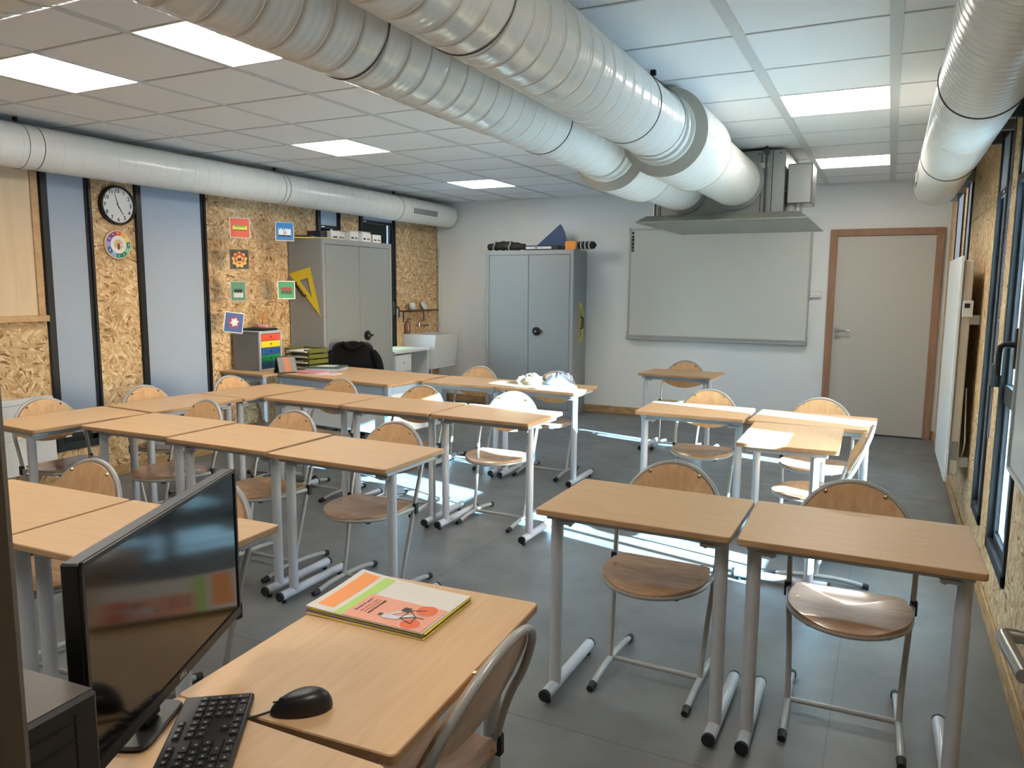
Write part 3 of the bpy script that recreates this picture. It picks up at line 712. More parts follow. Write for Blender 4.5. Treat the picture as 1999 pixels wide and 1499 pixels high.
# chair: hoop plane at y=0, front towards -y
def make_chair():
    t=thing('school_chair','','chair')
    hw,hz=.205,.615; HH=.225
    # hoop + uprights
    fr=MB()
    left=[(-.186,-.245,.034),(-.192,-.205,.20),(-.205,-.160,.40),(-.211,-.138,.50),(-.213,-.112,.58)]
    arch=[(-.210*cos(R_(a)),-.092+.092*sin(R_(a)),.615+.222*sin(R_(a))) for a in range(6,175,12)]
    right=[(-p[0],p[1],p[2]) for p in left[::-1]]
    fr.tube(crom(left+arch+right,4),.0104,12,True); fr.build('frame',M_tubed,t)
    # backrest shell
    b=MB(); nx,nz=18,10; 
    def bp(i,j,off):
        u=-1+2*i/nx; x=.205*sin(u*PI/2)
        top=.615+.218*math.sqrt(max(0,1-(x/.2052)**2)); top=max(top,.632)
        bot=.612+.03*abs(x/.205)**2.2-.030*(1-abs(x/.205)**2)
        z=bot+(top-bot)*j/nz
        y=-.112+.100*(z-.60)/.222-.010+.018*(1-(x/.205)**2)*(1-max(0,(z-.70)/.14))+off
        return (x,y,z)
    F=[bp(i,j,-.0045) for j in range(nz+1) for i in range(nx+1)]; G=[bp(i,j,.0045) for j in range(nz+1) for i in range(nx+1)]
    fs=[(j*(nx+1)+i,j*(nx+1)+i+1,(j+1)*(nx+1)+i+1,(j+1)*(nx+1)+i) for j in range(nz) for i in range(nx)]
    b.add(F,fs,0,True); b.add(G,[f[::-1] for f in fs],0,True)
    per=[i for i in range(nx+1)]+[j*(nx+1)+nx for j in range(1,nz+1)]+[nz*(nx+1)+i for i in range(nx-1,-1,-1)]+[j*(nx+1) for j in range(nz-1,0,-1)]
    m=len(per); b.add([F[k] for k in per]+[G[k] for k in per],[(k,k+m,(k+1)%m+m,(k+1)%m) for k in range(m)],1,False)
    br=b.build('backrest',[M_ply,M_edge],t)
    s=MB()
    for x in (-.103,.103): s.cyl((x,-.030,.797),(x,-.0385,.795),.0075,10)
    s.build('screw',M_screw,br)
    # seat
    def outline(k=1.0,n=28):
        o=[(.165*k,-.125),(.185*k,-.14)]
        for a in range(0,181,9):
            o.append((.205*k*cos(R_(a)),-.265-(.235*k)*sin(R_(a)) if True else 0))
        o+=[(-.185*k,-.14),(-.165*k,-.125)]
        return o[::-1]
    ol=outline()
    # dished seat: concentric rings
    b=MB(); cx,cy=0,-.26; rings=[0,.25,.5,.75,.92,1.0]; vs=[]; n=len(ol)
    def zt(x,y): 
        r2_=(x/.2)**2*.8+((y+.27)/.2)**2*.6
        return .458-.012*math.exp(-r2_*2.2)-(.010 if y<-.44 else 0)*min(1,(-.44-y)/.05)
    for r in rings[1:]:
        for (x,y) in ol: X,Y=cx+(x-cx)*r,cy+(y-cy)*r; vs.append((X,Y,zt(X,Y)))
    vs.append((cx,cy,zt(cx,cy))); c0=len(vs)-1
    fs=[]
    for q in range(len(rings)-2):
        for k in range(n): fs.append((q*n+k,(q+1)*n+k,(q+1)*n+(k+1)%n,q*n+(k+1)%n))
    for k in range(n): fs.append((c0,k,(k+1)%n))
    def orient(fs,vs,upz):
        o=[]
        for f in fs:
            p=[Vector(vs[i]) for i in f]; nn=(p[1]-p[0]).cross(p[2]-p[0]); o.append(f if nn.z*upz>0 else f[::-1])
        return o
    b.add(vs,orient(fs,vs,1),0,True); lo=[(x,y,z-.010) for x,y,z in vs]; b.add(lo,orient(fs,lo,-1),0,True)
    q=len(rings)-2; per=[q*n+k for k in range(n)]
    b.add([vs[k] for k in per]+[lo[k] for k in per],[(k,(k+1)%n,(k+1)%n+n,k+n) for k in range(n)],1,False)
    st=b.build('seat',[M_seat,M_edge],t)
    s=MB()
    for (x,y) in ((-.15,-.13),(.15,-.13),(-.17,-.27),(.17,-.27)): s.cyl((x,y,zt(x,y)-.002),(x,y,zt(x,y)+.0012),.006,8)
    s.build('seat_screw',M_screw,st)
    # seat loop
    b=MB(); lp=[(-.208,-.150,.436)]+[(-.198*cos(R_(a)),-.265-.226*sin(R_(a)),.434) for a in range(0,181,12)]+[(.208,-.150,.436)]
    b.tube(crom(lp,2),.0105,10,True); b.tube([(-.195,-.20,.434),(.195,-.20,.434)],.008,8); b.build('seat_frame',M_tubed,t)
    b=MB()
    for sx in (-1,1):
        b.cbox((sx*.213-.012,-.160,.405),(sx*.213+.012,-.134,.462),.004) 
        b.cyl((sx*.12,-.41,.413),(sx*.12,-.41,.426),.014,10)
    b.build('bumper',M_blk,t)
    for sx in (-1,1):
        k=MB().tube(crom([(sx*.186,-.445,.016),(sx*.186,-.36,.030),(sx*.186,-.26,.036),(sx*.186,-.12,.034),(sx*.186,-.0,.018)],4),.0125,12,True).build('runner',M_tubed,t)
        c=MB(); c.tube([(sx*.186,-.478,.0125),(sx*.186,-.44,.0165)],[.0135,.0165],12); c.tube([(sx*.186,-.008,.0175),(sx*.186,.022,.014)],[.0165,.0155],12); c.build('runner_cap',M_rub,k)
    MB().tube([(-.186,-.235,.036),(.186,-.235,.036)],.0095,10,True).build('crossbar',M_tubed,t)
    return t
DPROTO=make_desk(); CPROTO=make_chair()
used=[False,False]
def place(idx,proto,x,y,a,label,group):
    o=proto if not used[idx] else copy_tree(proto); 
    if used[idx]: pass
    used[idx]=True
    o.location=(x,y,0); o.rotation_euler=(0,0,R_(a)); o['label']=label; o['group']=group
    return o
DG='beech single-pupil desks'; CG='beech and steel school chairs'
DESKS=[(-.762,2.694,-.3,'beech desk in the right foreground, left one of the front pair'),
 (-.048,2.700,1.,'beech desk in the right foreground, right one of the front pair beside the window wall'),
 (-1.108,5.006,1.0,'beech desk in the second right-hand row, left one of the pair below the whiteboard'),
 (-.375,4.994,-2.0,'beech desk in the second right-hand row beside the window wall, half behind the turned desk'),
 (-.432,4.383,91,'beech desk turned sideways with a bright sun patch on its left half'),
 (-1.732,7.150,-3.5,'lone beech desk at the back below the whiteboard'),
 (-2.138,1.612,2.2,'beech desk behind the monitor, right end of the nearest left row'),
 (-2.850,1.585,2.2,'beech desk at the left edge, in the nearest row left of the monitor'),
 (-3.752,2.975,1.0,'first desk of the three-desk middle left row, joined to the sideways desks'),
 (-3.020,2.950,0.,'centre desk of the three-desk middle left row'),
 (-2.290,2.925,-.6,'beech desk at the right end of the three-desk middle left row'),
 (-4.401,2.865,86,'sideways desk at the far left beside the white wall heater'),
 (-4.353,3.595,86,'sideways desk below the wide blind, between two other sideways desks'),
 (-4.284,4.300,85,'sideways desk at the corner of the long rear left row'),
 (-3.640,4.275,-1.5,'first straight desk of the rear left row, beside the corner desk'),
 (-2.922,4.257,0.,'beech desk in the middle of the rear left row'),
 (-2.205,4.250,-1.5,'beech desk at the right end of the rear left row, before the sunlit chair'),
 (-3.160,5.615,0.3,'beech desk touching the right end of the teacher desk'),
 (-2.452,5.600,-1.,'beech desk with the crumpled plastic bags on it'),
 (-.985,1.330,93.5,'foreground beech desk carrying the folders and the mouse'),
 (-.955,.618,90.5,'foreground beech desk under the computer, at the lower picture edge'),
 (-3.75,1.62,90,'sideways beech desk just showing at the left picture edge, nearest row')]
for x,y,a,l in DESKS: place(0,DPROTO,x,y,a,l,DG)
CHAIRS=[(-.755,3.095,-1,'chair pushed in at the left desk of the right foreground pair'),
 (-.070,3.100,2,'chair at the right desk of the foreground pair, light glaring on its dished seat'),
 (-1.110,5.470,1,'chair behind the second right-hand row, left one, below the whiteboard'),
 (-.360,5.405,-3,'chair behind the second right-hand row, right one, partly sunlit'),
 (-.030,4.420,-88,'chair seen side-on beside the window, drenched in sunlight'),
 (-1.775,7.52,-2,'chair at the lone desk at the back below the whiteboard'),
 (-2.900,1.985,3,'chair in the nearest left row with its back seen left of the monitor'),
 (-2.185,1.985,0,'chair mostly hidden by the monitor, rim of its back showing to its right'),
 (-3.800,3.375,-6,'chair at the first desk of the middle left row'),
 (-3.040,3.335,-2,'chair at the centre desk of the middle left row'),
 (-2.315,3.310,-2,'chair at the right end of the middle left row, seat fully visible'),
 (-4.790,2.930,86,'chair against the left wall beside the white heater'),
 (-4.760,3.640,88,'chair against the left wall, below the space between both blinds'),
 (-4.690,4.370,88,'chair against the left wall below the drawer box'),
 (-3.770,4.650,-3,'chair in front of the teacher desk, first one of the rear left row'),
 (-3.010,4.640,0,'chair in front of the teacher desk corner, middle of the rear left row'),
 (-2.280,4.660,0,'chair with a glaring white sunlit backrest at the end of the rear left row'),
 (-3.290,6.020,0,'chair beside the far cabinet, left of the plastic bags'),
 (-2.520,5.990,0,'chair directly behind the plastic bags'),
 (-.658,1.350,-90,'chair at the foreground folder desk, its grey tube back at the lower picture edge')]
for x,y,a,l in CHAIRS: place(1,CPROTO,x,y,a,l,CG)

# ------------------------------------------------------------------ teacher desk corner
M_bluegrey=mat('blue_grey_steel',(150,164,180),.4)
t=thing('teacher_desk','long teacher desk with a white modesty panel and blue-grey frame','desk',(-4.265,5.525,0),R_(-7.2))
MB().prism(rrect(1.40,.80,.012,3),.738,.762,0,None,1,ch=.0025).build('tabletop',[M_lam,M_edge],t)
for sx in (-1,1):
    for sy in (-1,1): MB().cbox((sx*.66-.025,sy*.36-.025,0),(sx*.66+.025,sy*.36+.025,.737),.005).build('leg',M_bluegrey,t)
f=MB(); f.cbox((-.635,-.38,.67),(.635,-.345,.737),.003); f.cbox((-.635,.345,.67),(.635,.38,.737),.003); f.cbox((-.68,-.335,.67),(-.645,.335,.737),.003); f.cbox((.645,-.335,.67),(.68,.335,.737),.003); f.build('apron',M_bluegrey,t)
MB().cbox((-.633,-.372,.33),(.633,-.352,.668),.002).build('modesty_panel',M_rad,t)
MB().cbox((.652,-.33,.33),(.67,.33,.668),.002).build('side_panel',M_rad,t)
sd=thing('side_table','small beech table with blue-grey legs under the drawer box','table',(-5.265,5.33,0),R_(-5))
MB().prism(rrect(.60,.52,.012,3),.740,.762,0,None,1,ch=.0025).build('tabletop',[M_lam,M_edge],sd)
for sx in (-1,1):
    for sy in (-1,1): MB().cbox((sx*.25-.02,sy*.21-.02,0),(sx*.25+.02,sy*.21+.02,.739),.004).build('leg',M_bluegrey,sd)
MB().cbox((-.23,-.225,.69),(.23,-.2,.739),.003).build('apron',M_bluegrey,sd)
# drawer box
db=thing('drawer_box','grey desktop drawer box with five coloured drawers','drawer box',(-5.395,5.40,.763),R_(4))
MB().cbox((-.16,-.15,0),(.145,.15,.36),.004).build('body',mat('dark_grey_body',(112,114,120),.5),db)
f=MB(); f.cbox((.145,-.155,0),(.165,-.138,.362),.002); f.cbox((.145,.138,0),(.165,.155,.362),.002); f.cbox((.145,-.138,0),(.165,.138,.012),.002); f.cbox((.145,-.138,.346),(.165,.138,.362),.002); f.build('front_frame',mat('drawer_frame',(186,192,200),.5),db)
MB().cbox((-.165,-.16,.362),(.17,.16,.370),.002).build('lid',mat('drawer_frame',(186,192,200),.5),db)
for k,(c,nm) in enumerate((((28,76,106),'blue_dark'),((24,136,86),'green'),((36,88,150),'blue'),((228,208,50),'yellow'),((226,84,64),'red'))):
    z=.014+k*.0665
    d_=MB().cbox((.10,-.135,z),(.162,.135,z+.061),.003).build('drawer',mat('drawer_'+nm,c,.4),db)
    d_['label']='%s drawer front'%nm.replace('blue_dark','dark blue')
    MB().lathe([(.0,.012),(.009,.01),(.011,.005),(.008,0)],12,0,frame_M((.162,0,z+.034),(0,1,0),(0,0,1))).build('knob',mat('knob_'+nm,tuple(int(v*.7) for v in c),.4),d_)
t=thing('laptop_sleeve','flat black closed case lying on the drawer box','case',(-5.395,5.42,1.134),R_(8))
MB().prism(rrect(.30,.22,.02,4),0,.018,ch=.006).build('body',M_blk2,t)
MB().tube([(.02,-.11,.009),(.02,-.125,.009),(.08,-.125,.009),(.08,-.11,.009)],.004,6).build('strap',M_blk,t)
t=thing('pencil_pot','small pink pot with pencils on top of the drawer box','pot',(-5.47,5.55,1.134))
M_pink=mat('pink_plastic',(206,150,160),.5)
MB().lathe([(.0,0),(.05,0),(.058,.05),(.055,.05),(.048,.006),(0,.006)],20).build('pot',M_pink,t)
for k in range(4): MB().cyl((.01*k-.015,0,.008),(.03*k-.03,.02*(k%2)-.01,.14),.004,6).build('pencil',mat('pencil_yel',(214,160,70),.5),t)
# letter trays
t=thing('letter_trays','stack of olive green wire letter trays filled with papers','letter trays',(-5.02,5.66,.763),R_(-7))
M_olive=clear_mat('olive_acrylic',(104,108,50),.85)
for k in range(4):
    z=.005+k*.052; b=MB(); b.box((-.17,-.12,z),(.17,.12,z+.004)); b.box((-.17,.116,z),(.17,.12,z+.04)); b.box((-.17,-.12,z),(-.166,.12,z+.04)); b.box((.166,-.12,z),(.17,.12,z+.04)); b.box((-.17,-.12,z),(-.10,-.116,z+.035)); b.box((.10,-.12,z),(.17,-.116,z+.035))
    tr=b.build('tray',M_olive,t)
    p=MB()
    for q in range(3): p.box((-.14+.01*q,-.13-.01*(q%2),z+.006+q*.005),(.14+.006*q,.10,z+.009+q*.005))
    p.build('papers',[M_paper,M_blk][k==1 and 0 or 0],tr)
# desk calendar
t=thing('desk_calendar','black tent-shaped desk calendar standing at the teacher desk edge','calendar',(-4.935,5.28,.763),R_(66))
b=MB(); Mc=Matrix.Rotation(0,4,'X')
b.add([(-.09,-.055,0),(.09,-.055,0),(.09,.0,.15),(-.09,.0,.15),(-.09,-.058,0),(.09,-.058,0),(.09,-.003,.152),(-.09,-.003,.152)],[(0,1,2,3),(7,6,5,4),(0,4,5,1),(2,6,7,3),(1,5,6,2),(0,3,7,4)])
b.add([(-.09,.055,0),(.09,.055,0),(.09,.0,.15),(-.09,.0,.15),(-.09,.058,0),(.09,.058,0),(.09,.003,.152),(-.09,.003,.152)],[(3,2,1,0),(4,5,6,7),(1,5,4,0),(3,7,6,2),(2,6,5,1),(4,7,3,0)])
b.build('stand',M_blk,t)
b=MB(); 
for k,(u0,u1,mi) in enumerate(((-.085,-.03,0),(-.03,.03,1),(.03,.085,0))):
    b.add([(u0,-.0585,.012),(u1,-.0585,.012),(u1,-.009,.145),(u0,-.009,.145)],[(0,1,2,3)],mi)
b.build('page',[mat('cal_grey',(120,120,122),.5),mat('cal_orange',(168,108,80),.5)],t)
t=thing('document_folder','dark green elastic folder lying on papers on the teacher desk','folder',(-4.78,5.66,.763+.022),R_(18))
MB().prism(rrect(.34,.25,.008,3),0,.014,ch=.002).build('cover',mat('folder_green',(70,96,92),.35),t)
MB().box((-.08,-.07,.0145),(.10,.07,.0155)).build('sheet',M_paper,t)
t=tag(MB().prism(rrect(.32,.24,.003,2),0,.021).build('paper_stack',mat('bluish_paper',(176,186,206),.6),None,(-4.77,5.65,.7632),(0,0,R_(14))),'thin stack of bluish papers below the green folder','papers')
for k,(x,y,a,c,nm,lb) in enumerate(((-4.74,5.40,-5,(206,140,150),'pink','pink card folder at the front edge of the teacher desk'),(-4.55,5.36,12,(216,196,200),'pale','pale pink sheet half under the pink folder'))):
    tag(MB().box((-.14,-.09,0),(.14,.09,.004 if k else .012)).build('paper_folder',mat('paper_'+nm,c,.7),None,(x,y,.7632 if k==0 else .7632),(0,0,R_(a))),lb,'folder')
# office chair and jacket
t=thing('office_chair','dark swivel chair behind the teacher desk, mostly under a black jacket','office chair',(-4.79,6.06,0),R_(35))
MB().prism(rrect(.46,.44,.08,5),.44,.51,ch=.02).build('seat',M_blk2,t)
b=MB(); b.prism(rrect(.42,.46,.09,5),-.02,.02,ch=.01,M=frame_M((0,.20,.76),(1,0,0),(0,0,1))); b.build('backrest',M_blk2,t)
MB().cbox((-.03,.21,.46),(.03,.235,.70),.004).build('back_post',M_blk,t)
MB().cyl((0,0,.10),(0,0,.44),.025,14).build('gas_lift',M_blk,t)
for k in range(5):
    a=2*PI*k/5; l_=MB().tube([(0,0,.11),(.27*cos(a),.27*sin(a),.075)],[.028,.016],10).build('base_arm',M_blk,t)
    MB().cyl((.27*cos(a)-.02*sin(a),.27*sin(a)+.02*cos(a),.03),(.27*cos(a)+.02*sin(a),.27*sin(a)-.02*cos(a),.03),.03,14).build('caster',M_blk,l_)
def jacket():
    b=MB(); nz,n=22,44; vs=[]
    for j in range(nz+1):
        u=j/nz; z=.50+(.50)*u
        w=.262-.02*u; 
        if u>.55: w*=math.sqrt(max(.0,1-((u-.55)/.452)**2.6))
        dpt=.075*(1-.35*u); 
        if u>.9: dpt*=math.sqrt(max(.02,1-((u-.9)/.1)**2))
        for k in range(n):
            a=2*PI*k/n; f=1+.045*sin(5*a+3*u)+.03*sin(11*a-6*u+1)+.02*sin(17*a+9*u)
            x=w*abs(cos(a))**.7*(1 if cos(a)>=0 else -1); y=dpt*abs(sin(a))**.8*(1 if sin(a)>=0 else -1)
            vs.append((x*(1+.015*sin(9*u*3)),y*f*(1+.3*sin(4*a)*.3)+.0,z+.006*sin(7*a)*(1-u)))
    fs=[(j*n+k,j*n+(k+1)%n,(j+1)*n+(k+1)%n,(j+1)*n+k) for j in range(nz) for k in range(n)]
    b.add(vs,fs,0,True); b.add(vs[-n:],[tuple(range(n))],0,True)
    return b
M_jk=mat('jacket_black',(13,13,16),.9,spec=.2); t=thing('jacket','black padded jacket hung over the swivel chair back','jacket',(-4.885,6.20,0),R_(35)); jacket().build('body',M_jk,t); t.scale=(1.0,1.1,1.0)
for sx in (-1,1):
    pts=[(sx*.20,-.03,.90),(sx*.25,-.055,.80),(sx*.268,-.06,.66),(sx*.262,-.05,.52)]
    b=MB(); b.tube(crom(pts,4),[.03,.036,.04,.043,.045,.046,.047,.047,.048,.047,.046,.045,.044],12,True); b.build('sleeve',M_jk,t)
b=MB(); b.tube(crom([(-.10,-.055,.985),(-.05,-.085,.95),(0,-.09,.93),(.05,-.085,.95),(.10,-.055,.985)],4),.022,10); b.build('collar',M_jk,t)
# boxes on the left cabinet
def art_box(name,x0,y0,z0,dx,dy,dz,label,group=None,m=M_paper,mark=True):
    t=thing(name,label,'box',(x0,y0,z0),0,group)
    MB().cbox((0,0,0),(dx,dy,dz),.002).build('carton',m,t)
    if mark:
        b=MB()
        b.box((dx,dy*.12,dz*.22),(dx+.0008,dy*.42,dz*.40)); b.box((dx,dy*.55,dz*.22),(dx+.0008,dy*.62,dz*.38)); b.box((dx,dy*.65,dz*.22),(dx+.0008,dy*.72,dz*.45)); b.box((dx,dy*.76,dz*.22),(dx+.0008,dy*.88,dz*.38))
        b.build('printed_mark',M_blk,t)
    return t
ZC=2.036
art_box('book_box',-5.45,6.20,ZC,.18,.10,.085,'dark blue box at the left end on top of the left cabinet',m=mat('navy',(28,32,56),.5),mark=False)
art_box('carton_box',-5.42,6.31,ZC,.20,.22,.09,'long white carton next to the dark blue box on the left cabinet')
art_box('carton_box',-5.38,6.54,ZC,.22,.14,.10,'white carton in the middle of the row on the left cabinet, papers on it')
art_box('carton_box',-5.36,6.72,ZC,.22,.15,.095,'white carton second from the right on the left cabinet')
art_box('carton_box',-5.36,6.91,ZC,.22,.15,.085,'white carton at the right end of the row on the left cabinet')
tag(MB().box((-5.42,6.50,ZC+.1015),(-5.15,6.88,ZC+.106)).build('paper_sheets',M_paper),'loose white sheets lying across the cartons on the left cabinet','papers')
tag(MB().cbox((-5.55,6.06,ZC),(-5.30,6.18,ZC+.03),.003).build('black_case',M_blk),'flat black case at the corner on top of the left cabinet','case')
t=thing('board_ruler','long yellow board ruler lying along the top edge of the left cabinet','ruler',(-5.235,6.13,ZC),R_(35))
MB().cbox((-.0,-.02,0),(.045,.02,.012),.002) 
MB().cbox((-.30,-.02,0),(.12,.02,.012),.002).build('blade',mat('yellow_pale',(214,206,120),.5),t)
MB().cyl((-.06,0,.012),(-.06,0,.022),.012,10).build('knob',M_yel,t)

# things on the far cabinet
ZD=2.009
t=thing('rolled_bundle','black rolled bundle with grey straps on the left of the far cabinet','bundle',(-4.40,8.68,ZD))
b=MB(); b.tube(crom([(-.24,0,.05),(-.15,0,.058),(-.05,0,.066),(.05,0,.064),(.16,0,.055),(.27,0,.05)],5),[.036+.022*sin(PI*min(1,k/25))+.004*sin(k*1.3) for k in range(26)],16); b.build('roll',M_blk2,t)
for x in (-.135,.085):
    b=MB(); ringp=[(x+.01*sin(3*a),.064*cos(a),.058+.062*sin(a)) for a in [2*PI*k/20 for k in range(20)]]
    b.tube(ringp,.009,6,closed=True); b.build('strap',mat('strap_grey',(170,170,165),.6),t)
t=thing('chart_case','flat black case with a white label strip on the far cabinet','case',(-3.86,8.60,ZD))
MB().cbox((-.22,-.05,0),(.24,.2,.055),.005).build('case',M_blk,t)
MB().box((-.19,-.0515,.014),(.15,-.0502,.042)).build('label_strip',mat('label_pale',(190,192,194),.5),t)
b=MB(); b.box((-.07,-.0525,.020),(-.03,-.0516,.036)); b.box((.0,-.0525,.026),(.04,-.0516,.031)); b.build('label_print',mat('lp',(90,100,110),.5),t)
t=thing('blue_sector','large translucent blue set square corner standing on the far cabinet','set square',(-3.80,8.74,ZD+.056))
Ms=frame_M((0,0,0),(1,0,0),(0,0,1)); poly=[(-.20,0)]+[(.21,0),(.212,.04),(.205,.10),(.185,.17),(.155,.23),(.125,.265)]
MB().prism(poly,-.003,.003,0,Ms).build('plate',clear_mat('blue_acrylic',(66,84,118),.88),t)
b=MB(); b.box((.02,.128,-.005),(.15,.138,-.003),0,Ms); b.build('grip',M_blk,t)
t=thing('corded_roll','dark roll wrapped in white zigzag cord poking over the far cabinet edge','roll',(-3.40,8.70,ZD+.055),R_(-3))
b=MB(); b.tube([(-.12,0,-.01),(.0,0,0),(.12,0,0),(.19,0,-.0),(.215,0,-.0)],[.04,.045,.045,.04,.012],14); b.build('roll',M_blk2,t)
b=MB()
for sgn in (-1,1):
    b.tube([(-.10+.28*k/60,.05*cos(sgn*k*.55),.0+.049*sin(sgn*k*.55)) for k in range(61)],.0055,6)
b.build('cord',mat('cord_white',(188,188,184),.6),t)
t=tag(MB().cbox((-3.56,8.62,ZD+.0),(-3.42,8.66,ZD+.105),.004).build('orange_card',mat('orange_card',(226,140,50),.6)),'small orange card beside the corded roll on the far cabinet','card')

# ------------------------------------------------------------------ sink corner
M_wf=mat('white_furniture',(192,198,202),.45)
t=thing('drawer_table','white table with drawers at the left wall beside the sink','table',(0,0,0))
MB().cbox((LX+.005,7.30,.765),(-5.14,8.06,.80),.003).build('worktop',M_wf,t)
b=MB(); b.cbox((LX+.005,7.32,.0),(-5.165,7.335,.764),.002); b.cbox((LX+.005,7.66,0),(-5.165,7.675,.764),.002); b.cbox((LX+.005,8.04,0),(-5.165,8.055,.764),.002); b.cbox((LX+.005,7.335,.1),(LX+.02,8.04,.764),.002); b.build('carcass',M_wf,t)
for k in range(3):
    z=.12+k*.212; d_=MB().cbox((-5.19,7.338,z),(-5.158,7.657,z+.205),.003).build('drawer',M_wf,t)
    MB().cyl((-5.158,7.50,z+.11),(-5.142,7.50,z+.11),.009,10).build('knob',M_alu,d_)
t=tag(MB().prism(rrect(.34,.5,.01,3),0,.006,ch=.001).build('cutting_mat',mat('mat_green',(190,196,150),.6),None,(-5.36,7.66,.8005),(0,0,.05)),'pale green mat on the white drawer table','mat')
t=thing('wash_basin','white wall-hung ceramic basin with a tapering front, left back corner','sink',(0,0,0))
b=MB(); y0,y1=8.10,8.66
b.add([(LX+.005,y0,.95),(-5.08,y0,.95),(-5.13,y0,.52),(LX+.005,y0,.56),(LX+.005,y1,.95),(-5.08,y1,.95),(-5.13,y1,.52),(LX+.005,y1,.56)],[(0,3,2,1),(4,5,6,7),(1,2,6,5),(0,4,7,3),(3,7,6,2)])
a0,a1,c0,c1=LX+.06,-5.11,y0+.03,y1-.03
b.add([(LX+.005,y0,.95),(-5.08,y0,.95),(-5.08,y1,.95),(LX+.005,y1,.95),(a0,c0,.95),(a1,c0,.95),(a1,c1,.95),(a0,c1,.95),(a0+.02,c0+.02,.75),(a1-.02,c0+.02,.75),(a1-.02,c1-.02,.75),(a0+.02,c1-.02,.75)],
 [(0,1,5,4),(1,2,6,5),(2,3,7,6),(3,0,4,7),(4,5,9,8),(5,6,10,9),(6,7,11,10),(7,4,8,11),(8,9,10,11)])
b.build('bowl',M_porc,t)
b=MB(); b.tube([(-5.33,8.38,.54),(-5.33,8.38,.38),(-5.33,8.38,.33),(-5.45,8.38,.30),(LX+.01,8.38,.30)],.018,10); b.build('drain_pipe',M_chrome,t)
b=MB(); b.cbox((LX+.005,8.16,.50),(-5.2,8.18,.53),.002); b.cbox((LX+.005,8.58,.50),(-5.2,8.60,.53),.002); b.build('bracket',M_alu,t)
t=thing('tap','chrome wall tap above the white basin','tap',(LX+.01,8.40,1.04))
MB().tube([(0,0,0),(.06,0,0),(.09,0,.01),(.20,0,.012),(.215,0,.0),(.215,0,-.03)],.011,10).build('spout',M_chrome,t)
MB().tube([(.05,0,-.02),(.05,0,.05)],.017,12).build('body',M_chrome,t)
MB().tube([(.05,0,.05),(.055,.0,.065),(.13,.03,.075)],.006,8).build('lever',M_chrome,t)
t=thing('soap_bottle','amber pump soap bottle on the basin rim','bottle',(LX+.042,8.16,.951))
MB().lathe([(0,0),(.032,0),(.034,.006),(.034,.12),(.026,.145),(.012,.152),(.012,.165),(0,.165)],18).build('bottle',mat('amber',(122,84,66),.25,coat=.4),t)
MB().tube([(0,0,.165),(0,0,.19),(.03,0,.192),(.045,0,.185)],.006,8).build('pump',M_blk,t)
t=thing('wall_shelf','small dark wood shelf with metal brackets on the left wall','shelf',(LX,0,0))
MB().cbox((.002,8.02,1.235),(.14,8.76,1.253),.002).build('board',mat('dark_wood',(84,52,38),.5),t)
for y_ in (8.12,8.60):
    b=MB(); b.cbox((.001,y_-.01,1.10),(.006,y_+.01,1.235),.001); b.cbox((.001,y_-.01,1.229),(.12,y_+.01,1.2345),.001); b.build('bracket',M_blk,t)
t=thing('mug','white mug standing on the dark shelf','mug',(LX+.075,8.22,1.2535))
MB().lathe([(0,0),(.036,0),(.044,.03),(.044,.095),(.040,.095),(.040,.01),(0,.008)],24).build('cup',M_porc,t)
MB().tube(crom([(.0,.042,.075),(.0,.068,.07),(.0,.07,.035),(.0,.042,.025)],5),.006,8).build('handle',M_porc,t)
t=thing('saucer','white saucer leaning on the wall above the dark shelf','saucer',(LX+.052,8.52,1.302)); t.rotation_euler=(0,R_(62),0)
MB().lathe([(0,.004),(.03,.004),(.06,.013),(.062,.011),(.032,0),(0,0)],24).build('plate',M_porc,t)
b=tag(MB().cyl((LX+.035,FY-.02,.02),(LX+.035,FY-.02,2.08),.012,10).build('corner_pipe',M_rad),'slim white pipe in the far left room corner','pipe')

# ------------------------------------------------------------------ left wall: heater, board, clocks, cards
t=thing('wall_heater','white flat convector heater low on the left wall','heater',(LX,0,0))
MB().cbox((.012,2.35,.19),(.09,3.46,.74),.006).build('casing',M_rad,t)
b=MB(); b.box((.09,2.40,.70),(.0915,3.40,.703)); b.box((.09,2.40,.45),(.0912,3.40,.4515)); b.build('groove',mat('groove',(130,130,130),.6),t)
b=MB(); b.cbox((0,2.6,.3),(.012,2.65,.6),.002); b.cbox((0,3.2,.3),(.012,3.25,.6),.002); b.build('wall_bracket',M_alu,t)
t=thing('notice_board','pale wood-framed notice board on the left wall at the picture edge','board',(LX,0,0))
MB().cbox((.004,2.2,1.33),(.03,3.43,2.40),.002).build('panel',grain('pale_wood_panel',(208,186,156),(198,176,146),.6,(20,20,1.5)),t)
b=MB(); b.cbox((.002,2.17,1.285),(.05,3.50,1.33),.003); b.cbox((.002,3.43,1.33),(.04,3.48,2.43),.003); b.cbox((.002,2.17,2.40),(.04,3.43,2.43),.003); b.build('frame',grain('pale_frame',(192,160,120),(172,138,100),.6,(3,12,30)),t)
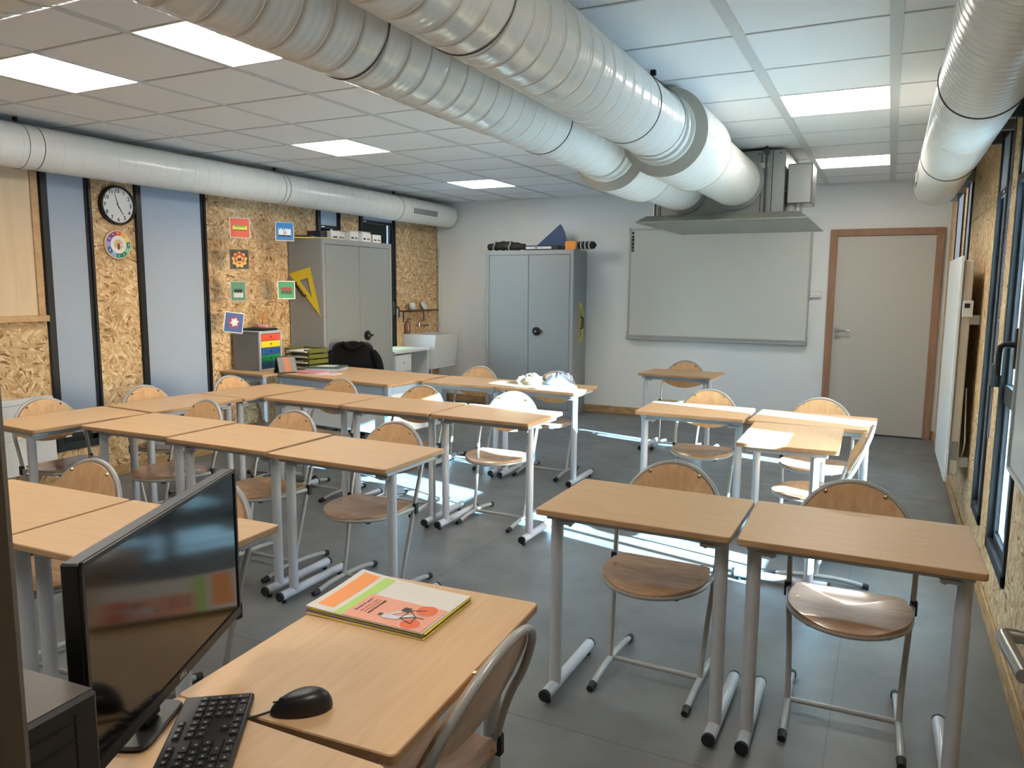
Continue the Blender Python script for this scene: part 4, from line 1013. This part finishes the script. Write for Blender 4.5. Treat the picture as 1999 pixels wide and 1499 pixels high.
# clock
def dial_M(x,y,z): return frame_M((x,y,z),(0,1,0),(0,0,1))
t=thing('wall_clock','round black-rimmed wall clock with black numerals on white','clock',(LX,4.12,2.183))
Mx=frame_M((0,0,0),(0,1,0),(0,0,1))
MB().lathe([(0,.002),(.150,.002),(.153,.01),(.153,.045),(.147,.052),(.138,.05),(.136,.036)],48,0,Mx).build('rim',M_blk,t)
MB().lathe([(0,.034),(.137,.034)],48,0,Mx,False).build('dial',mat('dial_white',(214,214,214),.25,coat=.6),t)
b=MB()
for h_ in range(1,13):
    a=PI/2-2*PI*h_/12; text_mb(b,str(h_),.042,Mx@Matrix.Translation((.112*cos(a),.112*sin(a),.0345)),ext=.0003,bold=.0009)
b.build('numerals',M_blk,t)
def hand(mb,ang,ln,w,z,tail=.02):
    a=PI/2-ang; c,s=cos(a),sin(a); mb.prism([(-tail*c+w*s,-tail*s-w*c),(ln*c+w*.5*s,ln*s-w*.5*c),(ln*c-w*.5*s,ln*s+w*.5*c),(-tail*c-w*s,-tail*s+w*c)],z,z+.001,0,Mx)
b=MB(); hand(b,2*PI*(4.95/12),.085,.0045,.0355); b.build('hour_hand',M_blk,t)
b=MB(); hand(b,2*PI*(57.5/60),.115,.003,.037); b.build('minute_hand',M_blk,t)
t=thing('teaching_clock','small round teaching clock with a rainbow number ring','clock',(LX,4.115,1.875))
MB().lathe([(0,.002),(.116,.002),(.118,.008),(.118,.016),(.112,.020),(0,.020)],40,0,Mx).build('disc',mat('pale_wood',(212,190,158),.5),t)
cols=[(214,74,48),(232,160,70),(226,200,90),(24,120,112),(110,190,150),(20,112,92),(26,120,104),(120,168,214),(34,84,160),(140,130,200),(86,60,150),(120,40,110)]
b=MB(); ms=[mat('seg%d'%k,c,.5) for k,c in enumerate(cols)]
for k in range(12):
    a0=PI/2-2*PI*(k+.5)/12; n=5
    p=[(.105*cos(a0+2*PI*q/12/n),.105*sin(a0+2*PI*q/12/n)) for q in range(n+1)]+[(.072*cos(a0+2*PI*q/12/n),.072*sin(a0+2*PI*q/12/n)) for q in range(n,-1,-1)]
    b.prism(p,.0201,.0215,k,Mx)
b.build('number_ring',ms,t)
b=MB(); b.lathe([(0,.0225),(.070,.0225),(.070,.020)],32,0,Mx,False); b.lathe([(.040,.0235),(.0,.0235)],24,1,Mx,False); b.build('inner_dial',[M_paper,mat('pale_wood2',(200,172,138),.5)],t)
b=MB()
for h_ in range(1,13):
    a=PI/2-2*PI*h_/12; text_mb(b,str(h_),.020,Mx@Matrix.Translation((.089*cos(a),.089*sin(a),.0217)),ext=.0002,bold=.0006)
b.build('numerals',M_paper,t)
b=MB(); hand(b,2*PI*.25,.045,.007,.024,0); b.build('white_hand',M_paper,t)
b=MB(); hand(b,2*PI*.51,.04,.008,.0255,0); b.build('black_hand',M_blk,t)
b=MB(); b.cyl(Mx@Vector((0,0,.0235)),Mx@Vector((0,0,.029)),.010,14); b.build('pivot',mat('red_pivot',(190,60,60),.4),t)
# hanging picture cards
def card(label,y,z,x,w,h,base,art,yaw_=-20,tilt=0,border=(190,196,196)):
    t=thing('picture_card',label,'card',(x,y,z),0,'hanging picture cards')
    t.rotation_euler=(0,0,R_(yaw_))
    Mt=Mx@Matrix.Rotation(R_(tilt),4,'Z')
    MB().box((-w/2-.008,-h/2-.008,-.001),(w/2+.008,h/2+.008,0),0,Mt).build('sleeve',mat('sleeve%s'%str(border),border,.3),t)
    MB().box((-w/2,-h/2,0),(w/2,h/2,.001),0,Mt).build('card',mat('card%s'%str(base),base,.5),t)
    for k,(nm,c,polys) in enumerate(art):
        b=MB()
        for p in polys:
            ar=sum(p[i][0]*p[(i+1)%len(p)][1]-p[(i+1)%len(p)][0]*p[i][1] for i in range(len(p)))
            p=p if ar>0 else p[::-1]
            b.prism([(u*w,v*h) for u,v in p],.0011+.0004*k,.0014+.0004*k,0,Mt)
        b.build('printed_shape',mat('ink%s'%str(c),c,.5),t)
    b=MB(); top=Mt@Vector((0,h/2,0)); b.cyl(top,(0,0,2.35-z),.0006,4); b.build('thread',mat('thread',(150,150,150),.5),t)
    return t
rb=lambda x0,y0,x1,y1:[(x0,y0),(x1,y0),(x1,y1),(x0,y1)]
zig=lambda x0,x1,yb,yt,n,amp:[(x0,yb)]+[(x1,yb)][:1]+[(x1-(x1-x0)*k/n,yt+(amp if k%2 else 0)) for k in range(n+1)]
circ=lambda r,n=16,cx=0,cy=0,amp=0,m=0:[(cx+(r+amp*sin(m*2*PI*k/n))*cos(2*PI*k/n),cy+(r+amp*sin(m*2*PI*k/n))*sin(2*PI*k/n)) for k in range(n)]
xs=-5.27
def onx(y): return y*(-xs)/5.5847
card('red picture card with a yellow and green shape, top of the left column',onx(5.42),2.07,xs,.165,.165,(222,92,70),[('a',(60,70,40),[zig(-.36,.36,-.14,.0,8,-.04)]),('b',(224,214,90),[zig(-.38,.38,-.1,.08,10,.06)]),('c',(120,170,80),[zig(-.28,.3,.04,.12,8,.04)])],-30)
card('black picture card with a red and yellow ring, second of the left column',onx(5.40),1.79,xs,.155,.165,(28,22,20),[('a',(214,170,80),[circ(.40,48,0,-.02,.05,9)]),('b',(176,52,30),[circ(.30,32,0,.06,.03,7)]),('c',(224,190,110),[circ(.19,24,0,0,.03,5)]),('d',(40,26,18),[zig(-.12,.12,-.1,.05,4,.06)])],-30,0,(60,56,54))
card('pale green picture card turned half away, third of the left column',onx(5.37),1.505,xs,.12,.165,(110,160,130),[('a',(50,60,60),[zig(-.30,.3,-.1,.06,8,.08)]),('b',(226,228,226),[zig(-.35,.35,-.34,-.12,8,.08)])],-58)
card('deep blue picture card tilted against the drawer box',onx(5.30)+.0,1.225,xs,.155,.17,(40,78,140),[('a',(130,50,90),[circ(.33,20)]),('b',(206,206,216),[circ(.2,24,.03,.02,.05,6)])],-30,-8)
card('bright blue picture card with white peaks, top of the right column',onx(6.02),2.075,xs,.165,.165,(30,120,190),[('a',(24,44,70),[rb(-.38,-.3,.36,-.14)]),('b',(232,234,236),[zig(-.36,-.06,-.2,.22,4,-.14),zig(-.02,.36,-.2,.1,6,.1)]),('c',(206,120,110),[[(.0,-.12),(.1,-.12),(.06,.08)]])],-30)
card('green picture card with a dark red band, low in the right column',onx(6.02),1.515,xs,.155,.16,(50,146,96),[('a',(44,84,54),[rb(-.34,-.24,.34,.14)]),('b',(140,56,50),[rb(-.34,-.04,.34,.16)])],-30)

# ------------------------------------------------------------------ radiator and thermostat on the right wall
t=thing('radiator','tall white vertical panel radiator on the right wall beside the door','radiator',(0,0,0))
MB().cbox((.378,5.40,.36),(.398,6.42,1.77),.004).build('front_panel',M_rad,t)
MB().cbox((.402,5.42,.40),(.452,6.40,1.745),.006).build('rear_panel',M_radside,t)
b=MB()
for z_ in (.45,1.35): b.cbox((.452,5.47,z_),(RX-.001,5.52,z_+.06),.003); b.cbox((.452,6.3,z_),(RX-.001,6.35,z_+.06),.003)
b.build('wall_bracket',M_rad,t)
MB().cbox((.41,5.4175,.50),(.445,5.42,.62),.001).build('rating_label',mat('rating',(130,130,126),.4),t)
b=MB(); b.tube(crom([(.47,5.5,.95),(.475,5.45,.75),(.48,5.44,.6),(.47,5.5,.5)],5),.005,6); b.build('cable',M_radside,t)
t=thing('thermostat','white radiator thermostat with a small dark display','thermostat',(0,0,0))
MB().cbox((.405,5.395,1.40),(.462,5.418,1.50),.003).build('case',M_rad,t)
MB().box((.415,5.3935,1.455),(.445,5.395,1.482)).build('display',M_blk,t)

# ------------------------------------------------------------------ plastic bags and paper on the rear desk
def blob(mb,cx,cy,cz,rx,ry,rz,seed,n=26,m=14,amp=.22):
    random.seed(seed); ph=[(random.uniform(0,6.28),random.uniform(2,9),random.uniform(2,8)) for _ in range(9)]; vs=[]
    for j in range(m+1):
        v=PI/2*j/m
        for k in range(n):
            a=2*PI*k/n; f=1+amp*sum(sin(p+q*a+r*v) for p,q,r in ph)/4.5
            f2=1+amp*1.4*sum(sin(p*2+round(q)*a*1.0+r*v*1.6) for p,q,r in ph)/5
            f=1+amp*sum(sin(p+round(q)*a+r*v) for p,q,r in ph)/4.0
            vs.append((cx+rx*cos(v)*cos(a)*f,cy+ry*cos(v)*sin(a)*f,cz+max(0.,rz*sin(v)*f2*(.8+.2*f))))
    mb.add(vs,[(j*n+k,j*n+(k+1)%n,(j+1)*n+(k+1)%n,(j+1)*n+k) for j in range(m) for k in range(n)],0,False)
t=thing('plastic_bag','crumpled clear plastic bag with cream contents on the rear desk','bag',(-2.61,5.66,.7615))
b=MB(); blob(b,0,0,0,.135,.09,.075,3); b.build('film',clear_mat('cream_film',(168,152,126),.9),t)
t=thing('plastic_bag','crumpled bluish white plastic bag on the rear desk, right one','bag',(-2.37,5.66,.7615))
b=MB(); blob(b,0,0,0,.13,.09,.10,8); b.build('film',clear_mat('blue_film',(150,160,180),.9),t)
b=MB(); blob(b,.09,-.06,0,.10,.04,.03,5); b.build('loose_end',MATS['blue_film'],t)
t=thing('notebook','thin white notebook with a dark edge under the plastic bags','notebook',(-2.42,5.515,.7612),R_(12))
MB().box((-.13,-.07,0),(.15,.09,.003)).build('cover',mat('dark_cover',(50,44,60),.5),t)
MB().box((-.13,-.068,.003),(.15,.092,.009)).build('pages',M_paper,t)

# ------------------------------------------------------------------ foreground: folders
FX,FYc=-1.08,1.495
t=thing('folder_stack_purple','purple paper folder, lowest of the folder stack','folder',(FX+.004,FYc-.004,.7612),R_(3))
def sheet(name,par,w,h,z0,z1,m,curl=0,dx=0,dy=0,M0=None,nx=10,ny=8):
    b=MB(); vs=[]
    def zc(u,v): return curl*((1-u)**2*(v**2)*.8+ .25*(1-u)**3)
    T=[];B=[]
    for j in range(ny+1):
        for i in range(nx+1):
            u,v=i/nx,j/ny; x=dx+(u-.5)*w; y=dy+(v-.5)*h; T.append((x,y,z1+zc(u,v))); B.append((x,y,z0+zc(u,v)))
    fs=[(j*(nx+1)+i,j*(nx+1)+i+1,(j+1)*(nx+1)+i+1,(j+1)*(nx+1)+i) for j in range(ny) for i in range(nx)]
    b.add(T,fs,0,True); b.add(B,[f[::-1] for f in fs],0,True)
    per=[i for i in range(nx+1)]+[j*(nx+1)+nx for j in range(1,ny+1)]+[ny*(nx+1)+i for i in range(nx-1,-1,-1)]+[j*(nx+1) for j in range(ny-1,0,-1)]
    m_=len(per); b.add([T[k] for k in per]+[B[k] for k in per],[(k,k+m_,(k+1)%m_+m_,(k+1)%m_) for k in range(m_)],0,False)
    return b.build(name,m,par)
FW,FH=.335,.235
bpy.data.objects.remove(t)
def folder(label,z,c,nm,a,dx,dy,curl):
    t=thing('paper_folder',label,'folder',(FX+dx,FYc+dy,z),R_(a),'stacked paper folders')
    sheet('cover',t,FW,FH,0,.0025,mat('fold_'+nm,c,.6),curl)
    return t
folder('yellow folder, lowest of the foreground stack',.7612,(206,184,84),'yellow2',2.0,.006,-.003,.004)
folder('purple folder, second lowest of the foreground stack',.7642,(112,84,140),'purple',1.5,.001,0,.008)
folder('olive green folder in the middle of the foreground stack',.7672,(140,140,60),'olive',1.0,.002,.001,.009)
folder('bright yellow folder directly below the white booklet',.7702,(232,208,70),'yellow',2.4,.003,.006,.012)
t=thing('booklet','white booklet with orange and green blocks and a peach bicycle flyer, top of the stack','booklet',(FX,FYc+.002,.7732),R_(1.2))
CU=.015
sheet('cover',t,FW,FH,0,.0025,mat('booklet_white',(214,208,200),.6),CU)
def zcurl(x,y):
    u,v=x/FW+.5,y/FH+.5; u=max(0,min(1,u)); v=max(0,min(1,v)); return CU*((1-u)**2*(v**2)*.8+.25*(1-u)**3)
def print_quad(name,c,x0,y0,x1,y1,dz=.0004,skew=0,n=10,par=None):
    b=MB(); vs=[]
    for j in range(n+1):
        for i in range(n+1):
            x=x0+(x1-x0)*i/n+skew*(j/n); y=y0+(y1-y0)*j/n; vs.append((x,y,.0025+dz+zcurl(x,y)))
    b.add(vs,[(j*(n+1)+i,j*(n+1)+i+1,(j+1)*(n+1)+i+1,(j+1)*(n+1)+i) for j in range(n) for i in range(n)],0,True)
    return b.build(name,mat('pr%s'%str(c),c,.55),par or t)
print_quad('orange_block',(238,150,80),-.150,-.095,-.100,.105)
print_quad('green_block',(170,208,104),-.085,-.115,-.052,.108)
# peach flyer laid on the booklet
fl=print_quad('peach_flyer',(226,158,132),-.060,-.117,.163,.012,.0012)
def prt(mb_fn,name,c,dz=.0018):
    b=MB(); mb_fn(b); 
    b.v=[(x,y,z+.0025+dz+zcurl(x,y)) for x,y,z in b.v]
    return b.build(name,mat('pr%s'%str(c),c,.55),t)
def T2(x,y,a): return Matrix.Translation((x,y,0))@Matrix.Rotation(R_(a),4,'Z')
prt(lambda b:text_mb(b,'Besoin, B quoi ?',.0115,T2(-.044,-.045,90),ext=.0001,bold=.0003),'heading',(120,100,150))
prt(lambda b:text_mb(b,'RENCONTRES, ATELIERS',.0068,T2(-.028,-.045,90),ext=.0001),'subheading',(186,104,90))
prt(lambda b:text_mb(b,'JOURNAUX, REVUES EN',.0068,T2(-.018,-.045,90),ext=.0001),'subheading',(186,104,90))
prt(lambda b:text_mb(b,"SALLE D'ACTUALITÉ",.0085,T2(-.006,-.045,90),ext=.0001,bold=.0004),'title',(52,40,44))
def wheel(b,cx,cy,r):
    b.prism([(cx+r*cos(2*PI*k/24),cy+r*sin(2*PI*k/24)) for k in range(24)],0,.0001)
prt(lambda b:(wheel(b,.118,-.012,.026),wheel(b,.118,-.090,.024)),'orange_wheel',(222,106,60),.0018)
def ringp(b,cx,cy,r,w):
    n=28
    o=[(cx+r*cos(2*PI*k/n),cy+r*sin(2*PI*k/n),0) for k in range(n)]+[(cx+(r-w)*cos(2*PI*k/n),cy+(r-w)*sin(2*PI*k/n),0) for k in range(n)]
    b.add(o,[(k,(k+1)%n,n+(k+1)%n,n+k) for k in range(n)],0)
prt(lambda b:(ringp(b,.118,-.012,.030,.0022),ringp(b,.118,-.090,.028,.0022)),'wheel_rim',(232,190,170),.0020)
def bike(b):
    def ln(p,q,w=.0014):
        d_=Vector(q)-Vector(p); n_=Vector((-d_.y,d_.x)).normalized()*w
        b.prism([(p[0]-n_.x,p[1]-n_.y),(q[0]-n_.x,q[1]-n_.y),(q[0]+n_.x,q[1]+n_.y),(p[0]+n_.x,p[1]+n_.y)][::1],0,.0001)
    for p,q in (((.118,-.090),(.112,-.055)),((.112,-.055),(.080,-.075)),((.080,-.075),(.118,-.090)),((.112,-.055),(.082,-.030)),((.082,-.030),(.118,-.012)),((.080,-.075),(.082,-.03)),((.082,-.03),(.072,-.022)),((.135,-.055),(.112,-.055))): ln(p,q)
    b.prism([(.060,-.040),(.080,-.040),(.080,-.018),(.060,-.018)],0,.0001)
    b.prism([(.020,-.082),(.032,-.082),(.032,-.070),(.020,-.070)],0,.0001)
prt(bike,'bicycle',(66,60,64),.0026)
def rider(b):
    b.prism([(.026,-.080),(.040,-.090),(.075,-.085),(.080,-.070),(.045,-.066),(.028,-.068)],0,.0001); b.prism([(.070,-.084),(.100,-.062),(.108,-.048),(.098,-.046),(.070,-.068)],0,.0001); b.prism([(.045,-.072),(.066,-.050),(.070,-.034),(.062,-.036),(.040,-.062)],0,.0001)
prt(rider,'rider',(206,204,208),.0024)
folders_done=True

# ------------------------------------------------------------------ foreground: mouse, keyboard, monitor, computer
t=thing('computer_mouse','black computer mouse on the foreground desk','mouse',(-.955,1.036,.7605),R_(42))
b=MB(); nu,nv=26,18; vs=[]
for j in range(nv+1):
    v=j/nv
    for i in range(nu):
        a=2*PI*i/nu; k=cos(v*PI/2)**.55 if v<1 else 0
        L_=.058; Wd=.031*(1-.12*cos(a)); 
        x=L_*cos(a)*k; y=Wd*sin(a)*k
        hgt=.036*sin(v*PI/2)**.8*(1-.22*(x/L_) -.25*(x/L_)**2)
        vs.append((x,y,.002+hgt))
b.add(vs,[(j*nu+i,j*nu+(i+1)%nu,(j+1)*nu+(i+1)%nu,(j+1)*nu+i) for j in range(nv) for i in range(nu)],0,True)
b.prism([(.055*cos(2*PI*k/24),.029*sin(2*PI*k/24)) for k in range(24)],0,.004)
t.rotation_euler=(0,0,R_(222)); b.build('shell',mat('mouse_black',(22,23,25),.38),t)
MB().cyl((.034,-.0035,.0225),(.034,.0035,.0225),.008,16).build('scroll_wheel',M_rub,t)
MB().box((.040,-.0006,.022),(.052,.0006,.0245)).build('button_gap',M_blk,t)
b=MB(); b.tube(crom([(.055,0,.006),(.075,.004,.004),(.095,.008,.0035)],6),.0022,6); b.build('mouse_cable',M_blk,t)
# keyboard: long axis from numpad end towards camera-left
kx=Vector((.585,-.811,0)); e0=Vector((-1.112,.985,0)); ky=Vector((.811,.585,0))     # ky = towards user
c=e0+kx*.22
Kt=thing('keyboard','black full-size keyboard with a number pad on the foreground desks','keyboard',(c.x,c.y,.7608),math.atan2(-kx.y,-kx.x))
# local +x = towards numpad end; local -y = user side?
MB().prism(rrect(.442,.127,.006,3),.002,.016,ch=.003).build('case',mat('kb_black',(30,31,33),.45),Kt)
keys=MB(); leg=MB()
sgn=1 if (Matrix.Rotation(math.atan2(-kx.y,-kx.x),3,'Z')@Vector((0,1,0))).dot(ky)>0 else -1
def key(x,y,w=.0165,h=.0155):
    yy=sgn*y; keys.add([(x,yy-h/2,.016),(x+w,yy-h/2,.016),(x+w,yy+h/2,.016),(x,yy+h/2,.016),(x+.0018,yy-h/2+.0015,.021),(x+w-.0018,yy-h/2+.0015,.021),(x+w-.0018,yy+h/2-.0015,.021),(x+.0018,yy+h/2-.0015,.021)],[(4,5,6,7),(0,1,5,4),(1,2,6,5),(2,3,7,6),(3,0,4,7)])
    leg.box((x+w*.3,yy-.002,.0211),(x+w*.3+.004,yy+.002,.0213))
U=.0188; X0=-.214
rows=[(-.046,[1,0,1,1,1,1,.5*0,1,1,1,1,0,1,1,1,1])]
ry=[-.047,-.024,-.0055,.013,.0315,.050]
x=X0
for k in range(13):
    key(x,ry[0],.0165,.012); x+=U*(1.0 if k%4 else 1.45)
for r,(st,n,last) in enumerate(((0,13,2),(1.5,12,1.5),(1.8,12,1.2),(1.25,11,2.75))):
    x=X0
    if st: key(x,ry[r+1],U*st-.0023); x+=U*st
    for k in range(n): key(x,ry[r+1]); x+=U
    key(x,ry[r+1],U*last-.0023)
x=X0
for w_ in (1.25,1.25,1.25,6.25,1.25,1.25,1.25,1.25): key(x,ry[5],U*w_-.0023); x+=U*w_
xc=X0+15.35*U
for k in range(3):
    key(xc+k*U,ry[0],.0165,.012); key(xc+k*U,ry[1]); key(xc+k*U,ry[2]); key(xc+k*U,ry[5])
key(xc+U,ry[4])
xn=xc+3.3*U
for r in range(1,6):
    for k in range(4):
        if r==5 and k==1: continue
        if k==3 and r in (3,5): continue
        if r==5 and k==0: key(xn,ry[5],2*U-.0023)
        elif k==3 and r in (2,4): key(xn+3*U,(ry[r]+ry[r+1])/2,.0165,.034)
        else: key(xn+k*U,ry[r])
keys.build('key',mat('key_black',(38,39,42),.5),Kt)
leg.build('key_legend',mat('legend',(150,150,150),.5),Kt)['kind']='stuff'
b=MB(); b.cbox((-.19,sgn*-.062 if sgn>0 else .045,-.0),(-.15,sgn*-.045 if sgn>0 else .062,.004),.001); b.build('tilt_foot',M_blk,Kt)
# monitor
a=Vector((-.988,.640,0)); bb=Vector((-1.226,1.147,0)); mid=(a+bb)/2; wdt=(bb-a).length; ang=math.atan2((bb-a).y,(bb-a).x)
Mo=thing('monitor','large black flat monitor seen at an angle on the foreground desk','monitor',(mid.x,mid.y,.7605),ang)
# local x along the screen (towards far end), screen faces local -y
nrm=Matrix.Rotation(ang,3,'Z')@Vector((0,-1,0)); sg=-1 if nrm.x>0 else 1
z0,z1=.094,.416; w=wdt/2
b=MB(); b.cbox((-w,min(0,-sg*.028),z0),(w,max(0,-sg*.028),z1),.003); b.build('housing',mat('monitor_black',(20,21,23),.4),Mo)
MB().box((-w+.006,min(sg*.0,sg*.0012),z0+.020),(w-.006,max(sg*.0,sg*.0012),z1-.006)).build('screen',mat('screen_glass',(9,10,12),.09,spec=.7),Mo)
f=MB(); ya,yb=sorted((sg*.0,sg*.004)); f.box((-w,ya,z0),(w,yb,z0+.018)); f.box((-w,ya,z1-.007),(w,yb,z1)); f.box((-w,ya,z0),(-w+.007,yb,z1)); f.box((w-.007,ya,z0),(w,yb,z1)); f.build('bezel',mat('bezel_black',(30,29,29),.45),Mo)
b=MB(); text_mb(b,'DELL',.012,frame_M((0.0,sg*.0046,z0+.009),(-1 if sg>0 else 1,0,0),(0,0,1)),ext=.0002,bold=.0003); b.build('logo',M_alu,Mo)
b=MB(); yy=-sg*.10; b.cbox((-.035,min(-sg*.028,-sg*.06),.20),(.035,max(-sg*.028,-sg*.06),.30),.005); b.cbox((-.03,min(-sg*.055,-sg*.075),.012),(.03,max(-sg*.055,-sg*.075),.30),.004); b.build('stand_post',M_blk,Mo)
MB().prism(rrect(.16,.11,.02,4,0,-sg*.085),0,.010,ch=.004).build('stand_base',mat('base_grey',(44,45,47),.4),Mo)
# computer
t=thing('desktop_computer','black desktop computer at the lower left with a black power cable','computer',(-.96,.425,.7605),R_(4))
MB().cbox((-.09,-.155,0),(.09,.155,.288),.006).build('case',mat('pc_black',(26,26,27),.5),t)
MB().box((-.085,-.15,.2882),(.085,.15,.289)).build('top_cover',mat('pc_grey',(92,86,80),.4,.2),t)
b=MB(); b.box((.0902,-.145,.20),(.091,.10,.202)); b.box((.0902,-.145,.235),(.091,.12,.237)); b.box((.0902,-.145,.26),(.091,.12,.262)); b.box((.0902,.12,.02),(.091,.122,.27)); b.build('panel_groove',M_blk,t)
b=MB(); b.cbox((.09,-.03,.175),(.118,.015,.205),.004); b.build('socket',M_blk,t)
b=MB(); b.tube(crom([(.118,.0,.19),(.135,.01,.205),(.145,.03,.20),(.150,.055,.15),(.145,.06,.06),(.14,.05,.01)],7),[.013]*8+[.0055]*28 ,10)
b.build('power_cable',M_rub,t)
b=MB(); b.tube(crom([(.10,-.02,.08),(.12,.0,.10),(.135,.02,.085),(.145,.04,.03),(.15,.06,.006)],6),[.010]*7+[.005]*18,8); b.build('data_cable',M_rub,t)

# ------------------------------------------------------------------ entry: jamb edge on the left, open door with lever on the right
jx=Vector((-.8715,.4904)); dist=.72; p=jx*dist
o=MB().cbox((-.022,-.0,0),(0,.045,2.3),.003).build('trim_1',mat('jamb_grey',(104,97,86),.6),None,(p.x,p.y,0),(0,0,math.atan2(jx.y,jx.x)-PI/2)); o['kind']='structure'
d2=bpy.data.objects.new('door_2',None); COL.objects.link(d2); d2['kind']='structure'
pa=Vector((.245,1.36)); pb=Vector((.315,.50)); dr=(pb-pa).normalized(); d2.location=(pa.x,pa.y,0); d2.rotation_euler=(0,0,math.atan2(dr.y,dr.x))
MB().cbox((0,0,.01),(.88,.04,2.05),.003).build('door_leaf',M_door,d2)
lv=MB(); lv.tube([(.055,.0,1.05),(.055,-.055,1.05)],.0095,12); lv.tube(crom([(.055,-.045,1.05),(.056,-.062,1.05),(.075,-.066,1.05),(.19,-.066,1.05)],6),.0105,12); lv.cyl((.055,0,1.05),(.055,-.008,1.05),.026,20)
lv.build('door_handle',M_steel,d2)
